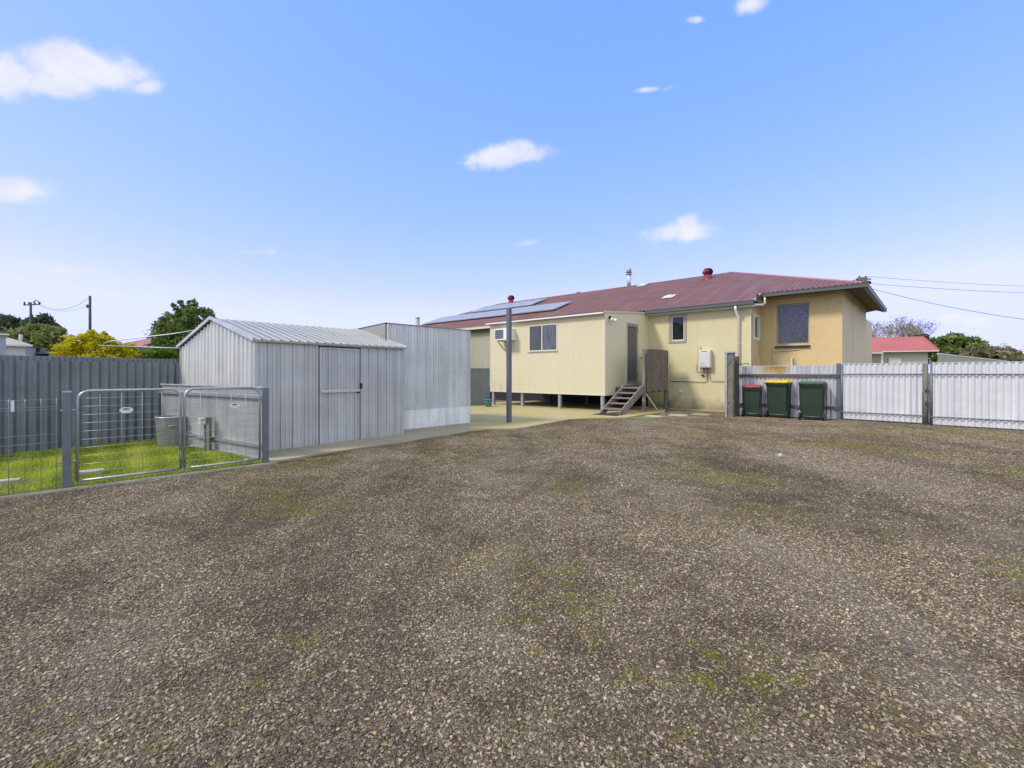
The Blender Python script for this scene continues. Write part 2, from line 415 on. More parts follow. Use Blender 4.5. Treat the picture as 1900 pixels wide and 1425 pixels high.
def gravel_mat():
    t = NT('gravel_base'); v = t.mapping()
    # crushed stone grains of several sizes over brown fines
    c1 = t.voronoi(v, 75); c2 = t.voronoi(v, 160); c3 = t.voronoi(v, 34)
    def grain(c):
        s = t.n.new('ShaderNodeSeparateColor'); t.lk(c, s.inputs[0]); return s.outputs
    g1 = grain(c1); g2 = grain(c2); g3 = grain(c3)
    stone = t.ramp(g1[0], [(0, (0.04, 0.034, 0.027)), (0.3, (0.11, 0.093, 0.073)), (0.65, (0.22, 0.188, 0.15)), (0.9, (0.40, 0.355, 0.29)), (1, (0.66, 0.61, 0.52))])
    stone2 = t.ramp(g2[1], [(0, (0.05, 0.04, 0.03)), (0.5, (0.16, 0.133, 0.105)), (0.85, (0.29, 0.25, 0.20)), (1, (0.55, 0.50, 0.42))])
    stone3 = t.ramp(g3[2], [(0, (0.08, 0.07, 0.06)), (0.6, (0.16, 0.145, 0.125)), (1, (0.28, 0.26, 0.235))])
    col = t.mix(0.42, stone, stone2); col = t.mix(0.15, col, stone3); col = t.mix(1.0, col, (1.40, 1.24, 0.99), 'MULTIPLY')
    dirt, damp, dust, mossy = zones(t, v)
    soil = t.mix(t.noise(v, 40, 3), (0.050, 0.034, 0.020), (0.135, 0.096, 0.060))
    col = t.mix(t.math('ADD', t.math('MULTIPLY', dirt, 0.6), 0.25), col, soil)
    col = t.mix(t.math('MULTIPLY', damp, 0.38), col, (0.045, 0.037, 0.026))
    col = t.mix(t.math('MULTIPLY', dust, 0.35), col, (0.32, 0.262, 0.20))
    moss = t.mix(t.noise(v, 60, 3), (0.10, 0.092, 0.010), (0.29, 0.265, 0.02))
    col = t.mix(t.math('MULTIPLY', mossy, 0.85), col, moss)
    h1 = t.voronoi(v, 75, 'Distance'); h2 = t.voronoi(v, 160, 'Distance')
    h = t.math('ADD', t.math('MULTIPLY', h1, -0.8), t.math('MULTIPLY', h2, -0.45))
    h = t.math('ADD', h, t.math('MULTIPLY', t.noise(v, 20, 5, 0.7), 0.6))
    return t.done(col, 0.92, 0, t.bump(h, 1.0, 0.022), 0.2)
m_gravel = gravel_mat()

def pebble_mat():
    t = NT('gravel_pebbles')
    oi = t.n.new('ShaderNodeObjectInfo')
    col = t.ramp(oi.outputs['Random'], [(0, (0.03, 0.027, 0.021)), (0.25, (0.09, 0.082, 0.066)), (0.55, (0.19, 0.176, 0.145)), (0.85, (0.34, 0.318, 0.265)), (0.965, (0.44, 0.415, 0.35)), (0.975, (0.21, 0.155, 0.10)), (0.992, (0.27, 0.20, 0.11)), (0.9975, (0.46, 0.27, 0.07)), (1, (0.60, 0.58, 0.50))])
    n = t.noise(t.mapping(), 3.0, 3)
    col = t.mix(0.18, col, t.mix(n, (0.04, 0.037, 0.028), (0.32, 0.30, 0.24)))
    ge = t.n.new('ShaderNodeNewGeometry')
    dirt, damp, dust, mossy = zones(t, ge.outputs['Position'])
    col = t.mix(1.0, col, (1.45, 1.26, 1.01), 'MULTIPLY')
    col = t.mix(t.math('MULTIPLY', dirt, 0.50), col, (0.135, 0.094, 0.060))
    col = t.mix(t.math('MULTIPLY', damp, 0.32), col, (0.060, 0.052, 0.038))
    col = t.mix(t.math('MULTIPLY', dust, 0.28), col, (0.38, 0.32, 0.25))
    col = t.mix(t.math('MULTIPLY', mossy, 0.55), col, (0.20, 0.185, 0.02))
    return t.done(col, 0.85, 0, None, 0.2)
m_pebble = pebble_mat()

def soil_mat():
    t = NT('lawn_soil'); v = t.mapping()
    n = t.noise(v, 2.2, 5, 0.65); n2 = t.noise(v, 60, 4, 0.7)
    col = t.mix(n2, (0.07, 0.10, 0.012), (0.20, 0.24, 0.03))
    col = t.mix(t.ramp(n, [(0.60, (0, 0, 0)), (0.72, (0.8, 0.8, 0.8))]), col, (0.26, 0.21, 0.12))
    return t.done(col, 0.95, 0, t.bump(n2, 0.8, 0.02), 0.1)
def land_mat():
    t = NT('open_ground'); v = t.mapping()
    n = t.noise(v, 0.05, 6, 0.65); n2 = t.noise(v, 3, 5, 0.65)
    col = t.mix(n, (0.10, 0.12, 0.04), (0.17, 0.14, 0.08)); col = t.mix(t.math('MULTIPLY', n2, 0.5), col, (0.08, 0.07, 0.05))
    return t.done(col, 0.95, 0, t.bump(n2, 0.4, 0.02))
def concrete_mat(name, moss_c, amt, base=(0.36, 0.33, 0.27)):
    t = NT(name); v = t.mapping()
    n = t.noise(v, 1.1, 6, 0.65, 0.3); n2 = t.noise(v, 35, 5, 0.7); n3 = t.noise(v, 4, 5, 0.6)
    col = t.mix(n3, shade(base, 0.8), shade(base, 1.12))
    col = t.mix(t.math('MULTIPLY', t.ramp(n, [(0.36, (0, 0, 0)), (0.6, (1, 1, 1))]), amt), col, moss_c)
    col = t.mix(t.math('MULTIPLY', n2, 0.3), col, shade(base, 0.45))
    return t.done(col, 0.85, 0, t.bump(n2, 0.3, 0.004))
m_path = concrete_mat('path_concrete', (0.19, 0.17, 0.09), 0.4, (0.47, 0.385, 0.26))
m_pad = concrete_mat('pad_concrete', (0.42, 0.34, 0.09), 0.85, (0.48, 0.395, 0.235))
m_paver = concrete_mat('paver_concrete', (0.40, 0.37, 0.25), 0.5, (0.50, 0.47, 0.38))
m_paver_g = concrete_mat('mossy_paver_concrete', (0.12, 0.17, 0.02), 0.9, (0.22, 0.25, 0.10))

def poly(name, pts, z0, z1, m, kind='structure'):
    """a slab with its top at z1"""
    b = MB(); top = [(x, y, z1) for x, y in pts]; b.face(top)
    for i in range(len(pts)):
        a = pts[i]; c = pts[(i + 1) % len(pts)]
        b.face([(a[0], a[1], z0), (c[0], c[1], z0), (c[0], c[1], z1), (a[0], a[1], z1)])
    return tag(b.build(name, m), kind=kind)

b = MB(); b.face([(-1500, -300, -0.03), (1500, -300, -0.03), (1500, 2500, -0.03), (-1500, 2500, -0.03)])
tag(b.build('ground', land_mat()), kind='structure')
GL0, GL1 = Vector((-4.88, 5.14)), Vector((-3.46, 6.58))       # line of the two small gates
gd = (GL1 - GL0).normalized(); gn = Vector((-gd.y, gd.x))
edge_pts = [gp(501, 860), gp(650, 836), gp(794, 815), gp(880, 800.7), gp(906.5, 797.4), gp(956.6, 797), gp(996, 791), gp(1057, 779.5), gp(1110.5, 777.7), gp(1164, 776), gp(1200, 770), gp(1233, 765.5)]
yard = [tuple(GL0 - gd * 7.0)] + [tuple(GL0 - gn * 0.03)] + edge_pts + [(5.6, 16.9), (8.0, 15.0), (9.0, 16.2), (11.2, 14.2), (24, 2.6), (24, -6), (-12, -6)]
yo = poly('gravel_yard', yard, -0.03, 0.0, m_gravel)
lawn = [tuple(GL0 - gd * 4.0), tuple(GL1 + gd * 0.05), (-3.75, 6.95), (-4.0, 7.32), (-6.55, 9.1), (-6.2, 10.2), (-8.2, 7.0), (-9.9, 4.3)]
poly('lawn', lawn, -0.03, 0.002, soil_mat())
E_ = Vector(gp(501, 860))
path = [tuple(GL1 + gd * 0.06), gp(501, 860), gp(650, 836), gp(794, 815), gp(870, 802.3), (-1.0, 11.75), (-1.6, 12.0), (-4.3, 8.9), (-4.25, 7.5), (-3.8, 6.95)]
poly('concrete_path', path, -0.03, 0.028, m_path)
pad = [gp(870, 802.3), gp(880, 800.7), gp(906.5, 797.4), gp(956.6, 797), gp(976, 795), gp(996, 791), gp(1057, 779.5), gp(1110.5, 777.7), gp(1164, 776), gp(1200, 770), gp(1233, 765.5), (5.5, 16.7), (4.9, 17.3), (1.0, 20.9), (-3.6, 18.6), (-3.6, 14.0), (-1.1, 11.75)]
poly('concrete_pad', pad, -0.03, 0.032, m_pad)

# ------------------------------------------------------------------ stones of the gravel yard
def gravel_stones():
    me = D.meshes.new('gravel_stones')
    nx, ny = 2, 2
    P = [(-6.5, 0.6), (9.5, 0.6), (13.0, 10.2), (10.9, 12.6), (8.2, 14.8), (5.8, 16.3), (4.3, 14.1), (1.5, 12.4), (0.0, 10.4), (-1.0, 9.8), (-3.3, 6.5), (-5.4, 4.4)]
    bm = bmesh.new()
    f = bm.faces.new([bm.verts.new((x, y, 0.002)) for x, y in P])
    bmesh.ops.triangulate(bm, faces=[f])
    bm.to_mesh(me); bm.free()
    o = link(D.objects.new('gravel_stones', me))
    me.materials.append(m_pebble)
    tag(o, kind='stuff')
    ng = D.node_groups.new('scatter_stones', 'GeometryNodeTree')
    ng.interface.new_socket('Geometry', in_out='INPUT', socket_type='NodeSocketGeometry')
    ng.interface.new_socket('Geometry', in_out='OUTPUT', socket_type='NodeSocketGeometry')
    N = ng.nodes; L = ng.links
    gi = N.new('NodeGroupInput'); go = N.new('NodeGroupOutput')
    pos = N.new('GeometryNodeInputPosition')
    def M(op, a, b_=0.0, clamp=False):
        x = N.new('ShaderNodeMath'); x.operation = op; x.use_clamp = clamp
        for i, q in enumerate((a, b_)):
            if isinstance(q, (int, float)): x.inputs[i].default_value = q
            else: L.new(q, x.inputs[i])
        return x.outputs[0]
    def noise(sc, det, ro):
        x = N.new('ShaderNodeTexNoise'); x.inputs['Scale'].default_value = sc; x.inputs['Detail'].default_value = det; x.inputs['Roughness'].default_value = ro
        L.new(pos.outputs[0], x.inputs['Vector']); return x.outputs['Fac']
    def mr(a, f0, f1, t0, t1):
        x = N.new('ShaderNodeMapRange'); L.new(a, x.inputs[0])
        for i, q in enumerate((f0, f1, t0, t1)): x.inputs[i + 1].default_value = q
        return x.outputs[0]
    sp = N.new('ShaderNodeSeparateXYZ'); L.new(pos.outputs[0], sp.inputs[0])
    fall = mr(sp.outputs[1], 2.5, 9.5, 14000.0, 3600.0)
    patch = mr(M('ADD', M('MULTIPLY', noise(0.5, 6, 0.62), 0.6), M('MULTIPLY', noise(2.6, 6, 0.7), 0.55)), 0.52, 0.66, 1.0, 0.16)
    moss = mr(M('ADD', M('MULTIPLY', noise(0.55, 3, 0.5), 0.55), M('MULTIPLY', noise(6.5, 5, 0.75), 0.62)), 0.630, 0.70, 1.0, 0.2)
    dens = M('MULTIPLY', M('MULTIPLY', fall, patch), moss)
    dp = N.new('GeometryNodeDistributePointsOnFaces'); dp.distribute_method = 'RANDOM'
    L.new(gi.outputs[0], dp.inputs['Mesh']); L.new(dens, dp.inputs['Density']); dp.inputs['Seed'].default_value = 5
    jn = N.new('GeometryNodeJoinGeometry')
    for i in range(7):
        ic = N.new('GeometryNodeMeshIcoSphere'); ic.inputs['Radius'].default_value = 1.0; ic.inputs['Subdivisions'].default_value = 2 if i % 2 == 0 else 1
        p2 = N.new('GeometryNodeInputPosition')
        ad = N.new('ShaderNodeVectorMath'); ad.operation = 'ADD'; ad.inputs[1].default_value = (i * 7.3, i * 2.1, 0); L.new(p2.outputs[0], ad.inputs[0])
        nz = N.new('ShaderNodeTexNoise'); nz.inputs['Scale'].default_value = 1.1; nz.inputs['Detail'].default_value = 1.5; L.new(ad.outputs[0], nz.inputs['Vector'])
        sb = N.new('ShaderNodeVectorMath'); sb.operation = 'SUBTRACT'; sb.inputs[1].default_value = (0.5, 0.5, 0.5); L.new(nz.outputs['Color'], sb.inputs[0])
        sc = N.new('ShaderNodeVectorMath'); sc.operation = 'SCALE'; sc.inputs['Scale'].default_value = 2.1; L.new(sb.outputs[0], sc.inputs[0])
        st = N.new('GeometryNodeSetPosition'); L.new(ic.outputs[0], st.inputs[0]); L.new(sc.outputs[0], st.inputs['Offset'])
        tf = N.new('GeometryNodeTransform'); L.new(st.outputs[0], tf.inputs['Geometry'])
        tf.inputs['Scale'].default_value = (1.1, (0.62, 0.85, 0.7, 0.95, 0.55, 0.8, 0.68)[i], (0.42, 0.5, 0.62, 0.45, 0.4, 0.66, 0.5)[i])
        sm = N.new('GeometryNodeSetMaterial'); sm.inputs['Material'].default_value = m_pebble; L.new(tf.outputs[0], sm.inputs[0])
        gt = N.new('GeometryNodeGeometryToInstance'); L.new(sm.outputs[0], gt.inputs[0]); L.new(gt.outputs[0], jn.inputs[0])
    io = N.new('GeometryNodeInstanceOnPoints')
    L.new(dp.outputs['Points'], io.inputs['Points']); L.new(jn.outputs[0], io.inputs['Instance']); io.inputs['Pick Instance'].default_value = True
    rv = N.new('FunctionNodeRandomValue'); rv.data_type = 'FLOAT_VECTOR'
    rv.inputs['Min'].default_value = (-0.45, -0.45, 0); rv.inputs['Max'].default_value = (0.45, 0.45, 6.283)
    L.new(rv.outputs[0], io.inputs['Rotation'])
    rs = N.new('FunctionNodeRandomValue'); rs.data_type = 'FLOAT'; rs.inputs['Seed'].default_value = 3
    r4 = M('POWER', rs.outputs[1], 2.6)
    far = mr(sp.outputs[1], 3.0, 9.0, 0.93, 1.15)
    size = M('MULTIPLY', M('ADD', M('MULTIPLY', r4, 0.0062), 0.0034), far)
    L.new(size, io.inputs['Scale'])
    L.new(io.outputs[0], go.inputs[0])
    md = o.modifiers.new('scatter', 'NODES'); md.node_group = ng
    return o
gravel_stones()

def blades(n, area, h, w, hw_fn=None):
    """numpy grass: each blade one bent strip of two quads"""
    xs = []; tot = 0
    poly_ = np.array(area)
    lo = poly_.min(0); hi = poly_.max(0)
    pts = rng.uniform(lo, hi, (n * 4, 2))
    inside = np.zeros(len(pts), bool); j = len(poly_) - 1
    for i in range(len(poly_)):
        xi, yi = poly_[i]; xj, yj = poly_[j]
        c = ((yi > pts[:, 1]) != (yj > pts[:, 1])) & (pts[:, 0] < (xj - xi) * (pts[:, 1] - yi) / (yj - yi + 1e-12) + xi)
        inside ^= c; j = i
    pts = pts[inside]
    if hw_fn is not None: pts = pts[hw_fn(pts)]
    return pts[:n]

def grass_obj(name, pts, h, w, m, parent=None, kind='stuff', tone_lo=0.0, tone_hi=1.0, z0=0.0):
    n = len(pts)
    a = rng.uniform(0, 2 * np.pi, n); hh = h * rng.uniform(0.5, 1.25, n); ww = w * rng.uniform(0.6, 1.3, n)
    dx, dy = np.cos(a), np.sin(a); lean = rng.uniform(0.1, 0.7, n) * hh
    la = rng.uniform(0, 2 * np.pi, n)
    V = np.zeros((n, 5, 3))
    bx = np.stack([pts[:, 0], pts[:, 1], np.full(n, z0)], 1)
    off = np.stack([dx * ww, dy * ww, np.zeros(n)], 1)
    ln = np.stack([np.cos(la) * lean, np.sin(la) * lean, np.zeros(n)], 1)
    up = np.stack([np.zeros(n), np.zeros(n), hh], 1)
    V[:, 0] = bx - off; V[:, 1] = bx + off
    V[:, 2] = bx + off * 0.7 + ln * 0.35 + up * 0.6; V[:, 3] = bx - off * 0.7 + ln * 0.35 + up * 0.6
    V[:, 4] = bx + ln + up
    me = D.meshes.new(name)
    verts = V.reshape(-1, 3)
    k = np.arange(n) * 5
    loops = np.stack([k, k + 1, k + 2, k + 3, k + 3, k + 2, k + 4], 1).reshape(-1)
    starts = np.stack([np.arange(n) * 7, np.arange(n) * 7 + 4], 1).reshape(-1)
    tot = np.tile([4, 3], n)
    me.vertices.add(len(verts)); me.vertices.foreach_set('co', verts.reshape(-1))
    me.loops.add(len(loops)); me.loops.foreach_set('vertex_index', loops)
    me.polygons.add(len(starts)); me.polygons.foreach_set('loop_start', starts); me.polygons.foreach_set('loop_total', tot)
    me.update(calc_edges=True); me.validate()
    at = me.attributes.new('tone', 'FLOAT', 'POINT')
    tone = np.clip(rng.beta(2.2, 2.6, n) * (tone_hi - tone_lo) + tone_lo, 0, 1)
    tone = np.clip(tone + 0.22 * np.sin(pts[:, 0] * 4.1 + 1.0) * np.cos(pts[:, 1] * 3.3) + 0.14 * np.sin(pts[:, 0] * 11 + pts[:, 1] * 9), 0, 0.93)
    dry = rng.random(n) < 0.05 + 0.25 * (np.sin(pts[:, 0] * 2.3 + 2.0) * np.sin(pts[:, 1] * 3.9) > 0.75)
    tone[dry] = 1.0
    at.data.foreach_set('value', np.repeat(tone, 5))
    me.materials.append(m)
    o = link(D.objects.new(name, me)); o.parent = parent
    tag(o, kind=kind)
    return o
la = [tuple(GL0 - gd * 3.0 + gn * 0.06), tuple(GL1 + gn * 0.10), (-3.95, 7.0), (-5.9, 8.3), (-6.7, 8.95), (-7.75, 7.3), (-9.4, 4.9)]
def keep(p):
    s = np.sin(p[:, 0] * 3.1 + 1.3) * np.cos(p[:, 1] * 2.7) + 0.5 * np.sin(p[:, 0] * 7 + p[:, 1] * 5)
    d = (p[:, 0] - GL0.x) * gn.x + (p[:, 1] - GL0.y) * gn.y
    return (rng.random(len(p)) < np.where(s > 0.85, 0.45, 1.0)) & (rng.random(len(p)) < np.clip(0.35 + d * 1.1, 0, 1))
grass_obj('grass', blades(75000, la, 0, 0, keep), 0.042, 0.0030, f_grass)
wp = np.array([[*(GL0 - gd * 3 + (gd * 5.1) * rng.random() + gn * rng.uniform(0.02, 0.22))] for _ in range(2600)])
grass_obj('edge_weeds', wp, 0.03, 0.003, f_olive)

ep = [Vector(p) for p in edge_pts]
wp = []
for i in range(len(ep) - 1):
    n_ = int((ep[i + 1] - ep[i]).length * 260)
    for _ in range(n_):
        q = ep[i].lerp(ep[i + 1], rng.random()); q = q + Vector((0.05, -0.05)) * abs(rng.normal())
        if math.sin(q.x * 3.7) + math.sin(q.y * 5.1 + 1) > 0.3: wp.append((q.x, q.y))
ga, gb = Vector((8.75, 12.45)), Vector((12.4, 8.7))
for _ in range(1500):
    q = ga.lerp(gb, rng.random()) + Vector((-0.07, -0.07)) * abs(rng.normal())
    if math.sin(q.x * 5.3) + math.sin(q.y * 3.1) > 0.1: wp.append((q.x, q.y))
grass_obj('path_weeds', np.array(wp), 0.028, 0.003, f_olive)
b = MB()
for _ in range(120):
    y = rng.uniform(1.6, 9.5); x = rng.uniform(-0.95, 1.05) * y; a = rng.uniform(0, 6.28); L_ = rng.uniform(0.015, 0.06)
    if x < -4.2: continue
    b.tube([(x, y, 0.014), (x + math.cos(a) * L_ * .5, y + math.sin(a) * L_ * .5, 0.017), (x + math.cos(a + .4) * L_, y + math.sin(a + .4) * L_, 0.014)], 0.0014, 4)
tag(b.build('twig_litter', plain('dry_twig', (0.48, 0.43, 0.33), 0.9), fix=False), kind='stuff')

# ------------------------------------------------------------------ left boundary fence
FA = Vector((-7.91, 7.245)); fdir = Vector((0.91, 1.755)).normalized()
ang = math.atan2(fdir.y, fdir.x)
t0 = thing('corrugated_fence', 'long dark grey corrugated iron fence behind the lawn and small gates', 'fence', (FA.x - fdir.x * 4.2, FA.y - fdir.y * 4.2, 0), ang)
MB().sheet((0, 0, -0.02), (1, 0, 0), 9.4, (0, 0, 1), (0, 1.49), (0, -1, 0), 0.135, 0.045, rows=2).build('front_sheet', m_fence_dark, t0)
MB().sheet((4.05, 0.06, 0.4), (1, 0, 0), 5.3, (0, 0, 1), (0, 1.15), (0, -1, 0), 0.076, 0.018).build('rear_sheet', m_fence_dark, t0)
b = MB()
for z in (0.35, 1.25): b.box((0, 0.012, z), (9.4, 0.05, z + 0.05))
b.build_each('rail', m_timber_d, t0)

# small mesh fence left of the gates
def place2(p, z=0): return (p[0], p[1], z)
GA = math.atan2(gd.y, gd.x)
t = thing('wire_mesh_fence', 'low galvanised wire mesh fence with looped top, left of the two gates', 'fence', place2(GL0 - gd * 3.2), GA)
LEN = 3.15
b = MB()
for z in (0.02, 0.13, 0.26, 0.39, 0.52, 0.61, 0.88, 0.905, 0.985):
    b.tube([(0, 0, z), (LEN, 0, z)], 0.0026, 6)
b.build('horizontal_wire', m_wire, t)
b = MB(); k = 0; x = 0.05
while x < LEN:
    b.tube([(x, 0, 0.0), (x, 0, 0.90), (x, -0.018, 0.96), (x, 0, 0.995), (x, 0.012, 0.96), (x, 0.004, 0.88)], 0.0026, 6); x += 0.118
b.build('vertical_wire', m_wire, t)
b = MB(); b.box((LEN - 0.37, -0.012, 0.87), (LEN - 0.345, -0.006, 0.985)); b.build('tag_strip', m_sign, t)

def gate_post(p, label, s=1.0):
    t = thing('gate_post', label, 'post', place2(p), GA, 'steel posts of the two small gates')
    b = MB(); b.box((-0.036, -0.036, -0.05), (0.036, 0.036, 1.055)); bevel(b.build('post', m_steel_d, t), 0.004)
    b = MB(); b.box((-0.039, -0.039, 1.0555), (0.039, 0.039, 1.0725)); b.build('cap', m_steel, t)
    b = MB()
    for z in (0.30, 0.86): b.tube([(0.036 * s, 0, z), (0.075 * s, 0, z)], 0.008, 8); b.tube([(-0.036 * s, 0, z), (-0.05 * s, 0, z)], 0.014, 6)
    b.build_each('hinge_bolt', m_steel, t)
    return t
gate_post(GL0, 'square steel gate post at the mesh fence, left end of the small gates', 1)
gate_post(GL1, 'square steel gate post beside the garden shed corner, right end of the small gates', -1)

def arc(c, r, a0, a1, n=6):
    return [(c[0] + r * math.cos(R(a0 + (a1 - a0) * i / n)), 0, c[1] + r * math.sin(R(a0 + (a1 - a0) * i / n))) for i in range(n + 1)]
def small_gate(u0, u1, label, sx, latch):
    W = u1 - u0
    t = thing('small_gate', label, 'gate', place2(GL0 + gd * u0), GA, 'pair of low tubular mesh gates')
    z0, z1, r = 0.07, 1.07, 0.11
    pts = [(0, 0, z0)] + arc((r, z1 - r), r, 180, 90) + arc((W - r, z1 - r), r, 90, 0) + [(W, 0, z0)]
    b = MB(); b.tube(pts, 0.0155, 10); b.tube([(0, 0, z0), (W, 0, z0)], 0.0145, 10)
    b.build('frame', m_steel, t)
    b = MB()
    z = z0 + 0.09
    while z < z1 - 0.03:
        b.tube([(0.01, 0, z), (W - 0.01, 0, z)], 0.0021, 6); z += 0.092
    for i in range(1, 5):
        x = W * i / 5; b.tube([(x, 0.004, z0), (x, 0.004, z1)], 0.0021, 6)
    b.build('mesh', m_wire, t)
    b = MB(); zc = 0.835; xc = sx
    P = [(0.062, 0.012), (0.030, 0.034), (-0.030, 0.034), (-0.062, 0.012), (-0.062, -0.012), (-0.030, -0.036), (0.030, -0.036), (0.062, -0.012)]
    fr = [(xc + a, -0.012, zc + c) for a, c in P]; bk = [(xc + a, -0.009, zc + c) for a, c in P]
    b.face(fr); b.face(list(reversed(bk)))
    for i in range(8): b.face([fr[i], fr[(i + 1) % 8], bk[(i + 1) % 8], bk[i]])
    s = b.build('sign', m_sign, t)
    b = MB()
    b.face([(xc + 0.034 * math.cos(k * math.pi / 8), -0.0135, zc + 0.013 + 0.0085 * math.sin(k * math.pi / 8)) for k in range(16)])
    b.build('oval_logo', m_ink, s)
    b = MB()
    for q in range(5): b.box((xc - 0.022 + q * 0.009, -0.0150, zc + 0.0105), (xc - 0.017 + q * 0.009, -0.0142, zc + 0.0160))
    for q in range(9): b.box((xc - 0.035 + q * 0.008, -0.0150, zc - 0.010), (xc - 0.030 + q * 0.008, -0.0128, zc - 0.0075))
    b.build('print', plain('grey_print', (0.35, 0.35, 0.36), 0.5), s)
    b = MB(); xl = W if latch > 0 else 0
    b.tube([(xl, -0.02, 0.10), (xl, -0.02, 0.30)], 0.0065, 8)
    for q in (0.12, 0.19): b.box((xl - 0.02, -0.03, q), (xl + 0.02, 0.017, q + 0.018))
    b.tube([(xl - 0.05 * latch, -0.02, 0.335), (xl, -0.02, 0.335), (xl + 0.004, -0.02, 0.30)], 0.007, 8)
    b.build('drop_bolt', m_steel_d, t)
    return t
TOT = (GL1 - GL0).length
small_gate(0.085, 1.035, 'left leaf of the low tubular mesh gates, beside the wire mesh fence', 0.42, 1)
small_gate(1.075, TOT - 0.075, 'right leaf of the low tubular mesh gates, in front of the garden shed', 0.56, -1)

b = MB()
P0 = GL0 - gd * 6 - gn * 0.11; P1 = GL1 + gd * 0.12 - gn * 0.11
b.bar((*P0, 0.0), (*P1, 0.0), 0.022, 0.05); o = b.build('edging_board', m_board)
tag(o, 'thin pale timber board edging the gravel below the small gates', 'edging')

# things on the lawn
def sleeper(px0, px1, label):
    p = Vector(gp(*px0)); q = Vector(gp(*px1))
    t = MB(); t.bar((p.x, p.y, 0.03), (q.x, q.y, 0.03), 0.12, 0.06)
    o = bevel(t.build('timber_sleeper', m_board), 0.008); tag(o, label, 'sleeper', 'pale sleepers lying in the grass'); return o
sleeper((143, 884), (193, 878), 'pale timber sleeper lying in the grass behind the left gate leaf')
sleeper((-40, 905), (38, 897), 'pale timber sleeper lying in the grass behind the mesh fence')

t = thing('metal_drum', 'round grey galvanised rubbish drum standing open on the lawn by the fence', 'rubbish bin', (-5.90, 8.15, 0), 0.3)
b = MB(); pr = [(0.205, 0.0)]
for i in range(12):
    pr += [(0.21 + 0.0025 * i + (0.004 if i % 2 else 0), 0.04 * i + 0.01)]
pr += [(0.242, 0.50), (0.242, 0.515), (0.228, 0.515), (0.225, 0.45), (0.200, 0.03), (0.0, 0.03)]
b.lathe((0, 0, 0), pr, 36); b.build('body', m_drum, t)
b = MB(); b.lathe((0, 0, 0), [(0.236, 0.495), (0.250, 0.50), (0.252, 0.512), (0.245, 0.524), (0.234, 0.52)], 36); b.build('rim', m_steel, t)
for a in (-70, 110):
    b = MB(); c, s = math.cos(R(a)), math.sin(R(a))
    b.tube([(0.24 * c - 0.06 * s, 0.24 * s + 0.06 * c, 0.37), (0.28 * c - 0.055 * s, 0.28 * s + 0.055 * c, 0.375), (0.28 * c + 0.055 * s, 0.28 * s - 0.055 * c, 0.375), (0.24 * c + 0.06 * s, 0.24 * s - 0.06 * c, 0.37)], 0.007, 8)
    b.build('handle', m_steel, t)

t = thing('power_outlet_post', 'short mossy timber post with a cream outdoor power outlet on the lawn', 'outlet post', (-4.88, 7.52, 0), GA)
b = MB(); b.box((-0.05, -0.035, -0.05), (0.05, 0.05, 0.56)); bevel(b.build('post', m_moss_timber, t), 0.005)
b = MB(); b.box((-0.125, -0.12, 0.455), (-0.052, 0.02, 0.545)); b.box((-0.135, -0.125, 0.525), (-0.052, -0.02, 0.557))
ob = bevel(b.build('outlet_box', m_pvc, t), 0.010)
b = MB(); b.box((-0.03, -0.053, 0.0), (0.01, -0.036, 0.45)); b.build('conduit', m_steel, t)
b = MB()
for q in (-0.11, -0.085): b.box((q, -0.129, 0.535), (q + 0.012, -0.1252, 0.550))
b.build('socket', m_ink, ob)

def small_ball(px, r, label, m):
    x, y = gp(*px); b = MB()
    b.lathe((0, 0, r), [(r * math.sin(math.pi * i / 12), -r * math.cos(math.pi * i / 12)) for i in range(13)], 20)
    o = b.build('ball', m); o.location = (x, y, 0); tag(o, label, 'ball'); return o
small_ball((1448, 850), 0.036, 'small pale worn ball lying alone on the open gravel', m_ball)
small_ball((457, 862), 0.04, 'small dull ball in the grass by the right gate leaf', m_ball)

# low screen in front of the shed gable
S0 = Vector((-3.62, 6.83)); S1 = Vector((-6.50, 8.72)); sd = (S1 - S0).normalized(); SL = (S1 - S0).length
t = thing('metal_screen', 'low grey ribbed metal screen with rails in front of the shed gable', 'screen', place2(S0), math.atan2(sd.y, sd.x))
MB().sheet((0, 0, 0.02), (1, 0, 0), SL, (0, 0, 1), (0, 1.03), (0, 1, 0), 0.04, 0.008, 'sine', 6).build('sheet', mat('ribbed_screen_metal', (0.43, 0.445, 0.45), 0.45, 0.3, 0.2, 1.6, 60, (8, 8, 0.6), 0.1, 0.002, (0.27, 0.28, 0.28), 0.7), t)
b = MB(); b.box((0, 0.008, 0.895), (SL, 0.05, 0.935)); b.box((0, 0.008, 0.19), (SL, 0.05, 0.235)); b.box((0, 0.008, 0.0), (SL, 0.035, 0.03)); b.build_each('rail', m_steel, t)
b = MB(); b.box((-0.01, -0.012, 1.05), (SL + 0.02, 0.03, 1.072)); b.build('top_cap', m_trim, t)

# ------------------------------------------------------------------ garden shed
C0 = Vector((-4.0, 7.32)); C1 = Vector((-2.22, 9.53)); C2 = Vector((-6.50, 9.05))
sd = (C1 - C0).normalized(); L1 = (C1 - C0).length; sa = math.atan2(sd.y, sd.x)
gl = C2 - C0; gx = gl.dot(sd); gy = gl.dot(Vector((-sd.y, sd.x)))     # gable corner in shed axes
t = thing('garden_shed', 'grey ribbed metal garden shed with gabled roof and single door, behind the small gates', 'shed', place2(C0), sa)
gy = 3.45
EV, RD = 1.79, 2.235
